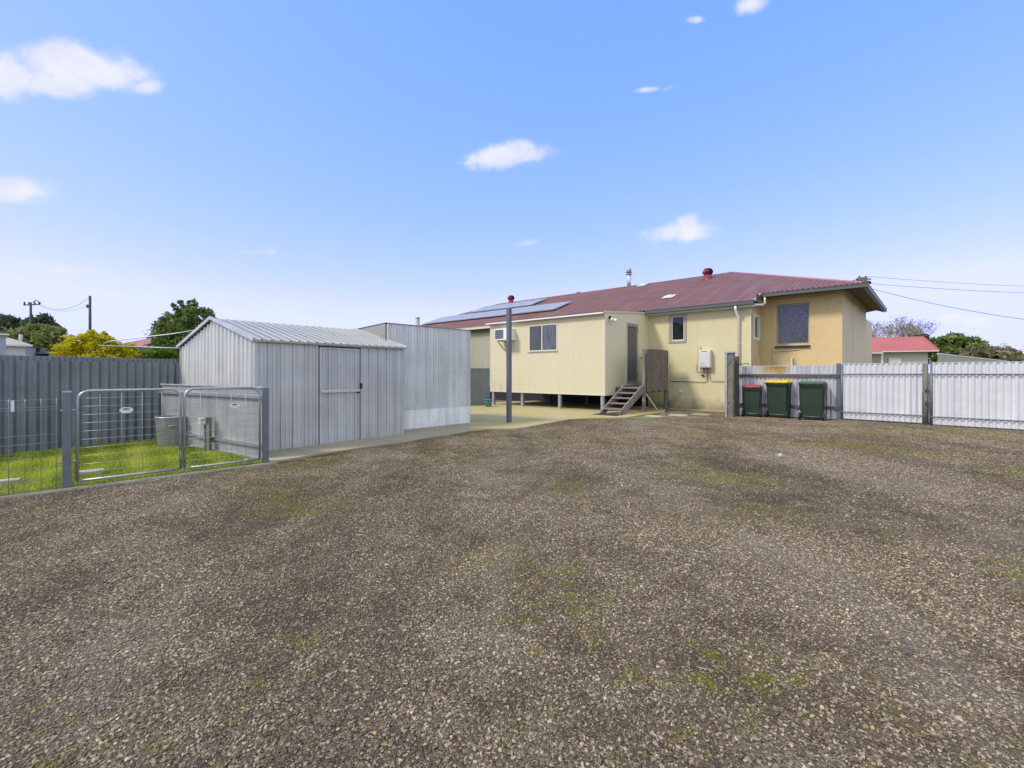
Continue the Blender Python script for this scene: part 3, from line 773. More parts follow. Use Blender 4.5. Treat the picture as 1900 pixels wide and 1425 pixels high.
# front wall with its doorway
dx0, dx1 = 1.03, 1.86
b = MB()
b.sheet((0, 0, 0.03), (1, 0, 0), dx0, (0, 0, 1), (0, EV - 0.03), (0, -1, 0), 0.20, 0.024, 'deck')
b.sheet((dx1, 0, 0.03), (1, 0, 0), L1 - dx1, (0, 0, 1), (0, EV - 0.03), (0, -1, 0), 0.20, 0.024, 'deck')
b.box((dx0, 0.0, 1.74), (dx1, 0.02, EV))
b.sheet((L1, 0, 0.03), (0, 1, 0), gy, (0, 0, 1), lambda s: (0, EV - 0.03 + (RD - EV) * (1 - abs(s - gy / 2) / (gy / 2))), (1, 0, 0), 0.20, 0.012, 'deck')
b.sheet((0, gy, 0.03), (1, 0, 0), L1, (0, 0, 1), (0, EV - 0.03), (0, 1, 0), 0.20, 0.012, 'deck')
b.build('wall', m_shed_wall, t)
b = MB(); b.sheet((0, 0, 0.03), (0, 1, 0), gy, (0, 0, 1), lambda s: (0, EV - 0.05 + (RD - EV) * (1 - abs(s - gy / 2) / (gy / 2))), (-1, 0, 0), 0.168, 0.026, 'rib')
b.build('gable_wall', mat('gable_metal', (0.72, 0.71, 0.68), 0.42, 0.35, 0.10, 1.0, 50, (8, 8, 0.4), 0.05, 0.002, (0.34, 0.34, 0.37), 0.4), t)  # lighter, warmer copy of the shed metal: its sunlit look painted in
b = MB(); b.box((dx0 + 0.02, 0.012, 0.03), (dx1 - 0.02, 0.03, 1.72))
b.sheet((dx0 + 0.03, 0.010, 0.04), (1, 0, 0), dx1 - dx0 - 0.06, (0, 0, 1), (0, 1.68), (0, -1, 0), 0.175, 0.020, 'deck')
dr = b.build('door', m_shed_wall, t)
b = MB()
for x0, x1 in ((dx0 + 0.022, dx0 + 0.045), (dx1 - 0.045, dx1 - 0.022)): b.box((x0, -0.006, 0.04), (x1, 0.0095, 1.715))
b.box((dx0 + 0.0455, -0.006, 1.69), (dx1 - 0.0455, 0.0095, 1.715)); b.build('door_frame', m_shed_wall, dr)
b = MB(); b.box((dx0 + 0.03, -0.034, 0.925), (dx1 - 0.03, -0.008, 0.958)); b.box((dx0 + 0.03, -0.016, 0.958), (dx1 - 0.03, -0.008, 0.975)); b.build('door_rail', m_trim, dr)
b = MB(); b.box((dx1 - 0.018, -0.035, 0.98), (dx1 + 0.012, -0.014, 1.08)); b.box((dx1 - 0.09, -0.05, 0.90), (dx1 - 0.03, -0.036, 0.925)); b.build_each('latch', m_black, dr)
b = MB()
for x in (dx0, dx1): b.box((x - 0.008, 0.004, 0.03), (x + 0.008, 0.010, 1.74))
b.build_each('door_gap', m_black, t)
b = MB(); b.box((-0.026, -0.014, 0.03), (0.018, 0.02, EV)); b.box((-0.026, gy - 0.02, 0.03), (0.018, gy + 0.014, EV)); b.box((L1 - 0.018, -0.014, 0.03), (L1 + 0.012, 0.02, EV)); b.build_each('corner_trim', m_trim, t)
b = MB(); run = gy / 2 + 0.06; rise = RD - EV
sl = math.hypot(gy / 2, rise); k = (sl + 0.06) / sl
v1 = Vector((0, gy / 2, rise)).normalized(); n1 = Vector((0, -rise, gy / 2)).normalized()
b.sheet((-0.05, -0.06 * v1.y, EV + 0.01 - 0.06 * v1.z), (1, 0, 0), L1 + 0.10, v1, (0, sl + 0.06), n1, 0.15, 0.014, 'rib')
v2 = Vector((0, -gy / 2, rise)).normalized(); n2 = Vector((0, rise, gy / 2)).normalized()
b.sheet((-0.05, gy + 0.06 * v1.y, EV + 0.01 - 0.06 * v1.z), (1, 0, 0), L1 + 0.10, v2, (0, sl + 0.06), n2, 0.15, 0.014, 'rib')
rf = b.build('roof', m_shed_roof, t)
b = MB()
for x in (-0.062, L1 + 0.052):
    b.bar((x, -0.07, EV + 0.0), (x, gy / 2, RD + 0.02), 0.022, 0.055); b.bar((x, gy + 0.07, EV + 0.0), (x, gy / 2, RD + 0.02), 0.022, 0.055)
b.build_each('barge_trim', m_trim, rf)
b = MB(); b.box((-0.05, -0.075, EV - 0.035), (L1 + 0.05, -0.058, EV - 0.003)); b.build('eave_trim', m_shed_roof, rf)
b = MB(); b.box((-0.018, -0.005, -0.02), (L1 + 0.01, gy, 0.03)); b.build('base', m_path, t)

# ------------------------------------------------------------------ taller corrugated shed
T1 = Vector((-1.076, 11.70)); td = Vector((0.667, 0.745)).normalized(); T0 = T1 - td * 2.37
t = thing('corrugated_shed', 'taller flat-topped corrugated iron shed joined behind the garden shed', 'shed', place2(T0), math.atan2(td.y, td.x))
TL = 2.37; TZ = 2.32; TW = 2.5
MB().sheet((0, 0, 0.40), (1, 0, 0), TL, (0, 0, 1), (0, TZ - 0.40), (0, -1, 0), 0.0763, 0.022).build('wall', m_tall, t)
MB().sheet((0, -0.014, 0.03), (1, 0, 0), TL, (0, 0, 1), (0, 0.415), (0, -1, 0), 0.0763, 0.022).build('lower_sheet', m_tall_low, t)
b = MB(); b.sheet((0, 0.01, 0.03), (0, 1, 0), TW, (0, 0, 1), lambda s: (0, TZ - 0.03 - 0.05 * s), (-1, 0, 0), 0.10, 0.02)
b.sheet((TL, 0.01, 0.03), (0, 1, 0), TW, (0, 0, 1), lambda s: (0, TZ - 0.03 - 0.05 * s), (1, 0, 0), 0.0763, 0.017)
b.sheet((0, TW, 0.03), (1, 0, 0), TL, (0, 0, 1), (0, TZ - 0.16), (0, 1, 0), 0.0763, 0.017); b.build('side_wall', m_shed_roof, t)
b = MB(); b.sheet((-0.03, -0.05, TZ + 0.002), (1, 0, 0), TL + 0.06, Vector((0, 1, -0.05)), (0, TW + 0.1), (0, 0, 1), 0.0763, 0.018); b.build('roof', m_shed_roof, t)
b = MB(); b.box((0.0, -0.034, 0.02), (0.03, 0.0, TZ - 0.01)); b.box((TL - 0.012, -0.036, 0.02), (TL + 0.022, -0.0, TZ - 0.01)); b.build_each('corner_trim', m_tall, t)
b = MB()
for z in (1.28, 0.27):
    x = 0.75
    while x < TL - 0.05:
        b.disc((x, -0.021 if z > 1 else -0.034, z + rng.uniform(-0.006, 0.006)), 0.006, (0, 1, 0), 0.006, 8); x += 0.0763 * int(rng.integers(2, 4))
b.build_each('nail', m_black, t)

x, y = (-2.0 + 0.0), 15.0
t = thing('vent_pipe', 'short grey metal flue rising behind the corrugated shed', 'flue', ((775 - 950) / F * 15, 15, 0))
b = MB(); b.tube([(0, 0, 0.0), (0, 0, hz(590, 15))], 0.065, 16); b.build('pipe', m_steel, t)
b = MB(); b.tube([(0, 0, hz(591, 15)), (0, 0, hz(588.5, 15))], 0.072, 16); b.build('collar', m_steel, t)

# ------------------------------------------------------------------ tall square post
x, y = gp(944.5, 786)
t = thing('steel_pole', 'tall slate grey square steel post standing on the mossy concrete pad', 'post', (x, y, 0.032), R(-42))
b = MB(); b.box((-0.05, -0.05, 0), (0.05, 0.05, 2.86)); bevel(b.build('shaft', m_pole, t), 0.006)
b = MB(); b.box((-0.053, -0.053, 2.8605), (0.053, 0.053, 2.872)); b.build('cap', m_steel, t)

# fence between tall shed and house
p = Vector((-3.1, 17.0)); q = Vector((-0.86, 18.0)); d = (q - p).normalized()
t = thing('side_fence', 'dull grey corrugated fence panel between tall shed and raised cream room', 'fence', (p.x, p.y, 0), math.atan2(d.y, d.x))
MB().sheet((0, 0, 0.02), (1, 0, 0), (q - p).length, (0, 0, 1), (0, 1.43), (0, -1, 0), 0.0763, 0.017).build('sheet', m_fence_dark, t)
b = MB(); b.box((0, 0.01, 1.2), ((q - p).length, 0.05, 1.25)); b.box((0, 0.01, 0.3), ((q - p).length, 0.05, 0.35)); b.build_each('rail', m_timber_d, t)

t = thing('bucket', 'small blue plastic bucket at the foot of the grey fence panel', 'bucket', (-0.87, 17.25, 0.032))
b = MB(); b.lathe((0, 0, 0), [(0, 0.004), (0.105, 0), (0.115, 0.02), (0.142, 0.235), (0.152, 0.24), (0.152, 0.262), (0.138, 0.262), (0.10, 0.02), (0, 0.02)], 28); b.build('body', m_blue, t)
b = MB(); b.tube([(0.15 * math.cos(R(180 * i / 12)), -0.152 * math.sin(R(180 * i / 12)) * 0.9, 0.25 - 0.10 * math.sin(R(180 * i / 12))) for i in range(13)], 0.004, 6); b.build('handle', m_steel, t)

# ------------------------------------------------------------------ the house
HA = (5.08, 17.42, 0); HR = math.atan2(-0.669, 0.743)
house = thing('house', 'long cream and ochre house with maroon corrugated iron roof and raised rear room', 'house', HA, HR)
def hbox(name, m, *boxes, parent=None, bv=0):
    b = MB()
    for a, c in boxes: b.box(a, c)
    o = b.build_each(name, m, parent or house)
    return o[0]
def wall_open(x0, x1, z0, z1, holes, axis, c, th, flip=1):
    """wall in the plane y=c (axis 'x') or x=c (axis 'y') with rectangular openings"""
    b = MB()
    xs = sorted({x0, x1, *[v for h in holes for v in h[:2]]}); zs = sorted({z0, z1, *[v for h in holes for v in h[2:]]})
    for i in range(len(xs) - 1):
        for j in range(len(zs) - 1):
            mx, mz = (xs[i] + xs[i + 1]) / 2, (zs[j] + zs[j + 1]) / 2
            if any(h[0] < mx < h[1] and h[2] < mz < h[3] for h in holes): continue
            P = [(xs[i], zs[j]), (xs[i + 1], zs[j]), (xs[i + 1], zs[j + 1]), (xs[i], zs[j + 1])]
            b.face([((a, c, z) if axis == 'x' else (c, a, z)) for a, z in P])
    for h in holes:
        Q = [(h[0], h[2]), (h[1], h[2]), (h[1], h[3]), (h[0], h[3])]
        for i in range(4):
            a0, a1 = Q[i], Q[(i + 1) % 4]
            pts = [(a0[0], 0, a0[1]), (a1[0], 0, a1[1]), (a1[0], th, a1[1]), (a0[0], th, a0[1])]
            b.face([((u, c + d_, z) if axis == 'x' else (c - d_ * flip, u, z)) for u, d_, z in pts])
    return b
# walls
wall_open(0, 3.495, 0.93, 3.60, [(0.86, 1.33, 2.42, 3.30)], 'x', 0.0, 0.12).build('main_wall', m_wall_cream, house)
hbox('plinth', m_wall_cream, ((-0.02, -0.025, -0.05), (3.52, 0.1, 0.93)))
b = wall_open(0, 1.25, 0, 3.58, [(0.42, 0.98, 2.42, 3.14)], 'y', 3.495, 0.12, 1)
b.face([(3.495, 0, 3.58), (3.495, 1.25, 3.58), (3.495, 1.25, 4.04)])
b.build('return_wall', m_wall_beige, house)
BW = (3.95, 4.90, 2.21, 3.55)
wall_open(3.495, 5.77, 0, 4.04, [BW], 'x', 1.25, 0.12).build('rear_wall', m_wall_yellow, house)
wall_open(1.25, 8.04, 0, 4.04, [], 'y', 5.77, 0.12, 1).build('side_wall', m_wall_grey, house)
hbox('back_wall', m_wall_grey, ((-16, 11.5, 0), (5.6, 11.7, 3.6)), ((-16.2, 0.1, 0), (-16.0, 11.5, 3.6)), ((5.5, 8.1, 0), (5.7, 11.4, 3.6)))
b = MB(); b.sheet((-16.2, 0.0, 0.6), (1, 0, 0), 16.2, (0, 0, 1), (0, 2.98), (0, -1, 0), 0.0763, 0.016)
b.build('corrugated_wall', mat('cream_corrugated_wall', (0.40, 0.39, 0.27), 0.55, 0.1, 0.08, 1, 40, (6, 6, 0.4), 0.05, 0.002, (0.30, 0.29, 0.2), 0.4), house)
hbox('foundation', m_black, ((-16, 0.04, -0.05), (-0.05, 0.10, 0.60)))  # black colour stands in for the deep shade under the raised room
hbox('corner_strip', m_trimcream, ((3.465, -0.012, 0.93), (3.507, 0.0, 3.48)), ((5.757, 3.69, 0.0), (5.785, 3.73, 4.0)), ((1.78, -0.010, 0.93), (1.80, 0.0, 3.40)))
hbox('eave_board', m_trimcream, ((0.0, -0.03, 3.36), (3.53, -0.0, 3.43)), ((0.0, -0.022, 3.43), (3.51, 0.0, 3.6)))
# roof planes
SLP = 0.36; EY, EZ = -0.25, 3.54; RY, RZ = 5.9, 3.54 + 0.36 * 6.15
vs = Vector((0, 1, SLP)).normalized(); nr = Vector((0, -SLP, 1)).normalized()
XR, XL = 1.15, -13.3        # ends of the ridge
XC, YC = 6.35, 0.70         # near right corner
XH = -17.3                  # left corner
cs = vs.y
def front(s):
    x = XH + s
    y0 = EY if x < 3.66 else YC
    if x < XL: y1 = EY + (RY - EY) * (x - XH) / (XL - XH)
    elif x <= XR: y1 = RY
    else: y1 = RY + (YC - RY) * (x - XR) / (XC - XR)
    return ((y0 - EY) / cs, max((y1 - EY) / cs, (y0 - EY) / cs))
rb = MB(); rb.sheet((XH, EY, EZ), (1, 0, 0), XC - XH, vs, front, nr, 0.14, 0.042, rows=2)
# right hip and left hip
hs = Vector((-(XC - XR), 0, RZ - (EZ + SLP * (YC - EY)))).normalized(); zc = EZ + SLP * (YC - EY)
def right(s):
    y = YC + s; W_ = 7.4
    run = (XC - XR)
    f = (y - YC) / (RY - YC) if y < RY else (YC + W_ - y) / (YC + W_ - RY)
    return (0, max(0, f) * math.hypot(run, RZ - zc))
rb.sheet((XC, YC, zc), (0, 1, 0), 7.4, hs, right, Vector((RZ - zc, 0, XC - XR)), 0.14, 0.042, rows=2)
hl = Vector((XL - XH, 0, RZ - EZ)).normalized()
rb.sheet((XH, EY, EZ), (0, 1, 0), 12.3, hl, lambda s: (0, (s / 6.15 if s < 6.15 else (12.3 - s) / 6.15) * math.hypot(XL - XH, RZ - EZ)), Vector((-(RZ - EZ), 0, XL - XH)), 0.0763, 0.017, rows=2)
# back slope
rb.face([(XR, RY, RZ), (XC, YC + 7.4, zc), (XR, 2 * RY - EY, EZ)])
rb.sheet((XH, 2 * RY - EY, EZ), (1, 0, 0), XR - XH, Vector((0, -1, SLP)), lambda s: (0, (RY - EY) * min(1, s / (XL - XH)) / cs), Vector((0, SLP, 1)), 0.0763, 0.017, rows=2)
roof = rb.build('roof', m_roof, house)
b = MB()
b.tube([(XL, RY, RZ + 0.01), (XR, RY, RZ + 0.01)], 0.045, 8)
b.build('ridge_cap', m_roof, roof)
b = MB()
b.tube([(XR, RY, RZ + 0.01), (XC - 0.03, YC + 0.03, zc + 0.02)], 0.05, 8); b.build('hip_cap', m_far_pink, roof)
b = MB(); b.tube([(XL, RY, RZ + 0.01), (XH + 0.05, EY + 0.05, EZ + 0.02)], 0.045, 8); b.build('hip_cap', m_roof, roof)
# gutters
def gutter(b, p, q, side):
    """open box gutter with rolled lip"""
    p = Vector(p); q = Vector(q); s = Vector(side)
    for o_, w, t_ in ((s * 0.06, 0.004, 0.11),):
        b.bar(p + s * 0.115 + Vector((0, 0, -0.055)), q + s * 0.115 + Vector((0, 0, -0.055)), 0.006, 0.11)
        b.bar(p + s * 0.004 + Vector((0, 0, -0.055)), q + s * 0.004 + Vector((0, 0, -0.055)), 0.006, 0.11)
        b.bar(p + s * 0.06 + Vector((0, 0, -0.109)), q + s * 0.06 + Vector((0, 0, -0.109)), 0.106, 0.004)
        b.bar(p + s * 0.120 + Vector((0, 0, -0.004)), q + s * 0.120 + Vector((0, 0, -0.004)), 0.022, 0.016)
    for e in (p, q): b.bar(e + Vector((0, 0, -0.057)), e + s * 0.117 + Vector((0, 0, -0.057)), 0.005, 0.10)
b = MB(); gutter(b, (0.02, EY + 0.02, EZ + 0.0), (3.66, EY + 0.02, EZ + 0.02), (0, -1, 0)); b.build('gutter', m_gutter, house)
b = MB(); gutter(b, (3.62, YC + 0.02, zc - 0.005), (XC + 0.12, YC + 0.02, zc - 0.005), (0, -1, 0)); b.build('gutter', m_gutter, house)
b = MB(); gutter(b, (XC - 0.02, YC - 0.07, zc - 0.005), (XC - 0.02, YC + 7.4, zc - 0.005), (1, 0, 0)); b.build('gutter', m_gutter, house)
b = MB(); gutter(b, (XH, EY + 0.02, EZ), (-5.2, EY + 0.02, EZ), (0, -1, 0)); b.build('gutter', m_trimcream, house)
hbox('fascia', m_fascia, ((-16.8, EY + 0.03, EZ - 0.22), (-5.2, EY + 0.06, EZ - 0.01)), ((3.64, EY + 0.3, EZ + 0.0), (3.66, YC, zc - 0.08)))
hbox('fascia', m_trimcream, ((0.0, EY + 0.03, EZ - 0.16), (3.64, EY + 0.05, EZ - 0.01)))
b = MB()      # sloping eave lining under ochre wing
b.face([(3.62, YC + 0.02, zc - 0.05), (XC - 0.02, YC + 0.02, zc - 0.05), (5.74, 1.27, zc + 0.17), (3.62, 1.27, zc + 0.17)])
b.face([(XC - 0.02, YC + 0.02, zc - 0.05), (XC - 0.02, YC + 7.38, zc - 0.05), (5.74, YC + 7.38, zc + 0.16), (5.74, 1.27, zc + 0.17)])
b.build('eave_lining', m_soffit, house)
hbox('eave_lining', m_trimcream, ((0.0, EY + 0.05, EZ - 0.16), (3.64, -0.03, EZ - 0.145)))
b = MB(); y = YC + 0.55
while y < YC + 7.3:
    b.bar((XC - 0.03, y, zc - 0.075), (5.775, y, zc + 0.12), 0.045, 0.07); y += 0.6
b.build('rafter', m_rafter, house)
b = MB(); b.box((XC - 0.045, YC + 0.02, zc - 0.135), (XC - 0.022, YC + 7.39, zc - 0.01)); b.bar((XC - 0.02, YC + 7.375, zc - 0.07), (5.78, YC + 7.375, zc + 0.12), 0.02, 0.09); b.box((3.66, YC + 0.022, zc - 0.135), (XC - 0.046, YC + 0.045, zc - 0.01)); b.build('fascia', m_fascia, house)
b = MB(); b.box((3.655, EY + 0.05, EZ + 0.025), (3.69, YC - 0.12, EZ + 0.05)); b.bar((3.60, EY + 0.05, EZ + 0.035), (3.60, YC - 0.05, EZ + 0.36 * 0.9 + 0.03), 0.13, 0.006); b.build('flashing', m_alu, house)
# downpipes
b = MB(); xx = 3.12
b.tube([(xx, EY - 0.04, EZ - 0.10), (xx, EY - 0.04, EZ - 0.22), (xx + 0.03, -0.055, EZ - 0.48), (xx + 0.03, -0.055, 0.1)], 0.042, 12)
for z in (2.2, 1.0): b.box((xx - 0.03, -0.06, z), (xx + 0.09, -0.012, z + 0.03))
b.build('downpipe', m_white, house)
b = MB(); b.tube([(3.74, YC - 0.04, zc - 0.11), (3.74, YC - 0.04, zc - 0.33), (3.70, YC - 0.14, zc - 0.38), (3.60, EY + 0.12, EZ - 0.10)], 0.04, 12); b.build('downpipe', m_white, house)
b = MB(); b.box((5.80, 1.9, 0), (5.86, 1.96, 3.9)) if False else None

def window(x0, x1, z0, z1, axis, c, fw, fd, mframe, curt, mull=(), arch=0.0, march=None, set_in=0.05, glass=True):
    """window part (frame) with pane and curtain sub-parts; axis 'x' faces -y, 'y' faces +x"""
    def T(a, d, z):   # a along wall, d inward
        return (a, c + d, z) if axis == 'x' else (c - d, a, z)
    def bb(b, a0, a1, d0, d1, q0, q1):
        p, q = T(a0, d0, q0), T(a1, d1, q1)
        b.box(tuple(min(u, v) for u, v in zip(p, q)), tuple(max(u, v) for u, v in zip(p, q)))
    b = MB()
    bb(b, x0, x0 + fw, set_in, set_in + fd, z0, z1); bb(b, x1 - fw, x1, set_in, set_in + fd, z0, z1)
    bb(b, x0 + fw, x1 - fw, set_in, set_in + fd, z0, z0 + fw); bb(b, x0 + fw, x1 - fw, set_in, set_in + fd, z1 - fw, z1)
    for mx in mull: bb(b, mx - fw / 2, mx + fw / 2, set_in - 0.004, set_in + fd, z0 + fw, z1 - fw)
    w = b.build('window', mframe, house)
    if arch:
        b = MB()
        bb(b, x0 - arch, x0, -0.022, 0.02, z0 - arch, z1 + arch); bb(b, x1, x1 + arch, -0.022, 0.02, z0 - arch, z1 + arch)
        bb(b, x0, x1, -0.022, 0.02, z0 - arch, z0); bb(b, x0, x1, -0.022, 0.02, z1, z1 + arch)
        b.build('architrave', march or mframe, w)
    e = [x0 + fw, *[v for mx in mull for v in (mx - fw / 2, mx + fw / 2)], x1 - fw]
    for i in range(0, len(e), 2):
        b = MB(); bb(b, e[i], e[i + 1], set_in + 0.015, set_in + 0.019, z0 + fw, z1 - fw); b.build('pane', m_glass, w)
    for i in range(0, len(e), 2):
        n = 24; rows = []
        for z in (z0 + fw, z1 - fw):
            rows.append([T(e[i] + (e[i + 1] - e[i]) * k / n, set_in + 0.055 + 0.006 * math.sin(k * 1.9), z) for k in range(n + 1)])
        MB().grid(rows).build('curtain', curt[(i // 2) % len(curt)], w)
    return w
window(0.86, 1.33, 2.42, 3.30, 'x', 0.0, 0.035, 0.05, m_white, [m_dark_curt], arch=0.085, march=m_taupe, set_in=0.03)
window(0.42, 0.98, 2.42, 3.14, 'y', 3.495, 0.05, 0.05, m_white, [m_dark_curt], arch=0.06, march=m_white, set_in=0.03)
w = window(*BW, 'x', 1.25, 0.045, 0.05, m_taupe, [m_lace], set_in=0.07)
b = MB(); n = 9
for i in range(n):
    a = BW[0] - 0.03 + (BW[1] - BW[0] + 0.06) * i / n
    c = BW[0] - 0.03 + (BW[1] - BW[0] + 0.06) * (i + 1) / n - 0.006
    P = [(a, 1.33, 2.22), (c, 1.33, 2.22), (c, 1.19, 2.135), (a, 1.19, 2.135)]
    Q = [(p[0], p[1], p[2] - 0.04) for p in P]
    b.face(P); b.face(list(reversed(Q)))
    for k in range(4): b.face([P[k], P[(k + 1) % 4], Q[(k + 1) % 4], Q[k]])
b.build('sill', m_tilebrown, w)
# pipes on the ochre and beige walls
b = MB(); b.tube([(3.86, 1.225, 0), (3.86, 1.225, 2.13)], 0.014, 8); b.tube([(3.86, 1.225, 1.98), (4.62, 1.225, 2.03)], 0.012, 8); b.build_each('pipe', m_pipecream, house)
b = MB(); b.tube([(4.42, 1.17, 0), (4.42, 1.17, 1.74), (4.44, 1.19, 1.78)], 0.035, 10); b.tube([(4.50, 1.20, 0), (4.50, 1.20, 1.71)], 0.012, 8); b.build_each('pipe', m_pipecream, house)
b = MB(); b.tube([(3.52, 0.12, 0), (3.52, 0.12, 1.62)], 0.014, 8); b.build('pipe', m_copper, house)

# raised rear room on stumps
AX0, AX1, AY = -5.18, 0.0, -3.12; AZ0, AZF, AZB = 0.56, 3.22, 3.44
wall_open(AX0, AX1, AZ0, AZF, [(-3.19, -1.89, 2.05, 3.01)], 'x', AY, 0.09).build('room_front_wall', m_cream_panel, house)
def poly_wall(pts3, name, m):
    b = MB(); b.face(pts3); return b.build(name, m, house)
dy0, dy1, dz0, dz1 = -1.75, -0.86, 0.84, 3.05
b = MB()
def zt(y): return AZF + (AZB - AZF) * (y - AY) / (0 - AY)
for y0, y1, z0, z1 in ((AY, dy0, AZ0, None), (dy1, 0, AZ0, None), (dy0, dy1, AZ0, dz0), (dy0, dy1, dz1, None)):
    b.face([(AX1, y0, z0), (AX1, y1, z0), (AX1, y1, z1 or zt(y1)), (AX1, y0, z1 or zt(y0))])
b.build('room_side_wall', mat('cream_cladding_side', (0.70, 0.635, 0.44), 0.6, 0, 0.03, 0.8, 25, None, 0.02), house)  # the front's cream cladding, lightened in colour to offset this side's shade
poly_wall([(AX0, AY, AZ0), (AX0, 0, AZ0), (AX0, 0, zt(0)), (AX0, AY, AZF)], 'room_end_wall', m_cream_panel)
hbox('room_floor', m_timber_d, ((AX0 + 0.01, AY + 0.01, AZ0 + 0.005), (AX1 - 0.01, -0.01, AZ0 + 0.09)))
hbox('cover_strip', m_trimcream, *[((x - 0.018, AY - 0.006, AZ0), (x + 0.018, AY, z)) for x, z in ((-4.53, 3.2), (-3.22, 2.0), (-1.86, 2.0), (-1.24, 3.2))],
     ((AX1 - 0.02, AY - 0.008, AZ0), (AX1 + 0.008, AY + 0.02, AZF)), ((AX0 - 0.008, AY - 0.008, AZ0), (AX0 + 0.03, AY, AZF)), ((0.0, -1.82, 3.10), (0.005, -1.79, 3.3)))
hbox('base_strip', m_trimcream, ((AX0, AY - 0.012, AZ0 - 0.025), (AX1, AY, AZ0 + 0.01)), ((AX1, AY - 0.012, AZ0 - 0.025), (AX1 + 0.012, 0, AZ0 + 0.01)))
vr = Vector((0, -AY + 0.15, AZB + 0.05 - AZF)).normalized()
b = MB(); b.sheet((AX0 - 0.06, AY - 0.15, AZF + 0.005), (1, 0, 0), AX1 - AX0 + 0.07, vr, (0, 3.3), (0, -vr.z, vr.y), 0.0763, 0.017); b.build('room_roof', m_roof, house)
hbox('room_gutter', m_white, ((AX0 - 0.10, AY - 0.17, AZF - 0.045), (AX1 + 0.02, AY - 0.165 + 0.1, AZF + 0.0)))
b = MB(); b.bar((0.014, AY - 0.06, AZF + 0.02), (0.014, -0.02, AZB + 0.045), 0.02, 0.07); b.build_each('barge_board', m_cream_panel, house)
window(-3.19, -1.89, 2.05, 3.01, 'x', AY, 0.042, 0.05, m_trimcream, [m_dark_curt, m_blue_curt], mull=(-2.57,), set_in=-0.012)
hbox('window_sill', m_taupe, ((-3.24, AY - 0.03, 2.015), (-1.86, AY, 2.035)))
for i, x in enumerate((-5.05, -3.55, -1.83, -0.12)):
    b = MB(); b.box((x - 0.05, AY + 0.02, 0.0), (x + 0.05, AY + 0.12, AZ0)); b.build('stump', m_steel, house)
for i, x in enumerate((-5.05, -3.55, -1.83, -0.12)):
    b = MB(); b.box((x - 0.05, -1.4, 0.0), (x + 0.05, -1.3, AZ0)); b.build('stump', m_timber_d, house)
# security door
b = MB()
for y0, y1, z0, z1 in ((dy0, dy0 + 0.05, dz0, dz1), (dy1 - 0.05, dy1, dz0, dz1), (dy0 + 0.05, dy1 - 0.05, dz0, dz0 + 0.06), (dy0 + 0.05, dy1 - 0.05, dz1 - 0.06, dz1)):
    b.box((-0.05, y0, z0), (0.03, y1, z1))
dfm = b.build('door', m_trimcream, house)
b = MB(); a0, a1, q0, q1 = dy0 + 0.055, dy1 - 0.055, dz0 + 0.065, dz1 - 0.065
for y0, y1, z0, z1 in ((a0, a0 + 0.055, q0, q1), (a1 - 0.055, a1, q0, q1), (a0 + 0.055, a1 - 0.055, q0, q0 + 0.10), (a0 + 0.055, a1 - 0.055, q1 - 0.07, q1)):
    b.box((-0.012, y0, z0), (0.018, y1, z1))
b.build('door_frame', m_taupe, dfm)
b = MB(); a0 += 0.055; a1 -= 0.055; q0 += 0.10; q1 -= 0.07
W_, H_ = a1 - a0, q1 - q0; stp = 0.105
for sgn in (1, -1):
    k = -H_ * 0.62
    while k < W_:
        # line y = k + z*0.62
        z_a = max(0, -k / 0.62); z_b = min(H_, (W_ - k) / 0.62)
        if z_b - z_a > 0.02:
            ya, yb = k + z_a * 0.62, k + z_b * 0.62
            if sgn < 0: ya, yb = W_ - ya, W_ - yb
            b.bar((0.008 + 0.003 * sgn, a0 + ya, q0 + z_a), (0.008 + 0.003 * sgn, a0 + yb, q0 + z_b), 0.008, 0.017, up=(0, 1, 0.3))
        k += stp
b.build('diamond_grille', m_taupe, dfm)
hbox('inner_door', m_black, ((-0.045, a0, q0), (-0.035, a1, q1)), parent=dfm)
hbox('hinge', m_steel_d, ((0.019, dy1 - 0.065, 2.72), (0.032, dy1 - 0.035, 2.84)), ((0.019, dy1 - 0.065, 1.15), (0.032, dy1 - 0.035, 1.27)), parent=dfm)

# things fixed to the house
Hrot = Matrix.Translation(HA) @ Matrix.Rotation(HR, 4, 'Z')
def hw(x, y, z): return Hrot @ Vector((x, y, z))
def hthing(name, label, cat, p, group=None): return thing(name, label, cat, hw(*p), HR, group)

t = hthing('air_conditioner', 'white box air conditioner with louvred sides on a bracket, left of the window', 'air conditioner', (-4.17, AY, 2.50))
b = MB(); b.box((-0.33, -0.46, 0), (0.33, 0.02, 0.43)); bevel(b.build('casing', m_white, t), 0.012)
b = MB()
b.box((-0.29, -0.462, 0.05), (0.12, -0.4605, 0.39)); gr = b.build('grille', plain('grille_blue_grey', (0.055, 0.085, 0.10), 0.4), t)
b = MB()
for i in range(7): b.box((-0.29, -0.474, 0.075 + i * 0.048), (0.12, -0.4625, 0.083 + i * 0.048))
for i in range(5): b.box((-0.29 + i * 0.1, -0.478, 0.05), (-0.28 + i * 0.1, -0.4745, 0.39))
b.build('fin', m_far_grey, gr)
b = MB(); b.box((-0.331, -0.38, 0.06), (-0.3305, -0.06, 0.38)); 
for i in range(7): b.box((-0.342, -0.38, 0.07 + i * 0.045), (-0.3315, -0.06, 0.078 + i * 0.045))
b.build('louvre', m_far_grey, t)
for x in (-0.22, 0.22):
    b = MB(); b.bar((x, -0.44, -0.02), (x, 0.0, -0.02), 0.04, 0.035); b.bar((x, -0.40, -0.04), (x, -0.015, -0.36), 0.04, 0.035); b.bar((x, -0.016, -0.38), (x, -0.016, -0.04), 0.04, 0.03, up=(0, 1, 0)); b.build_each('bracket', m_cream_panel, t)
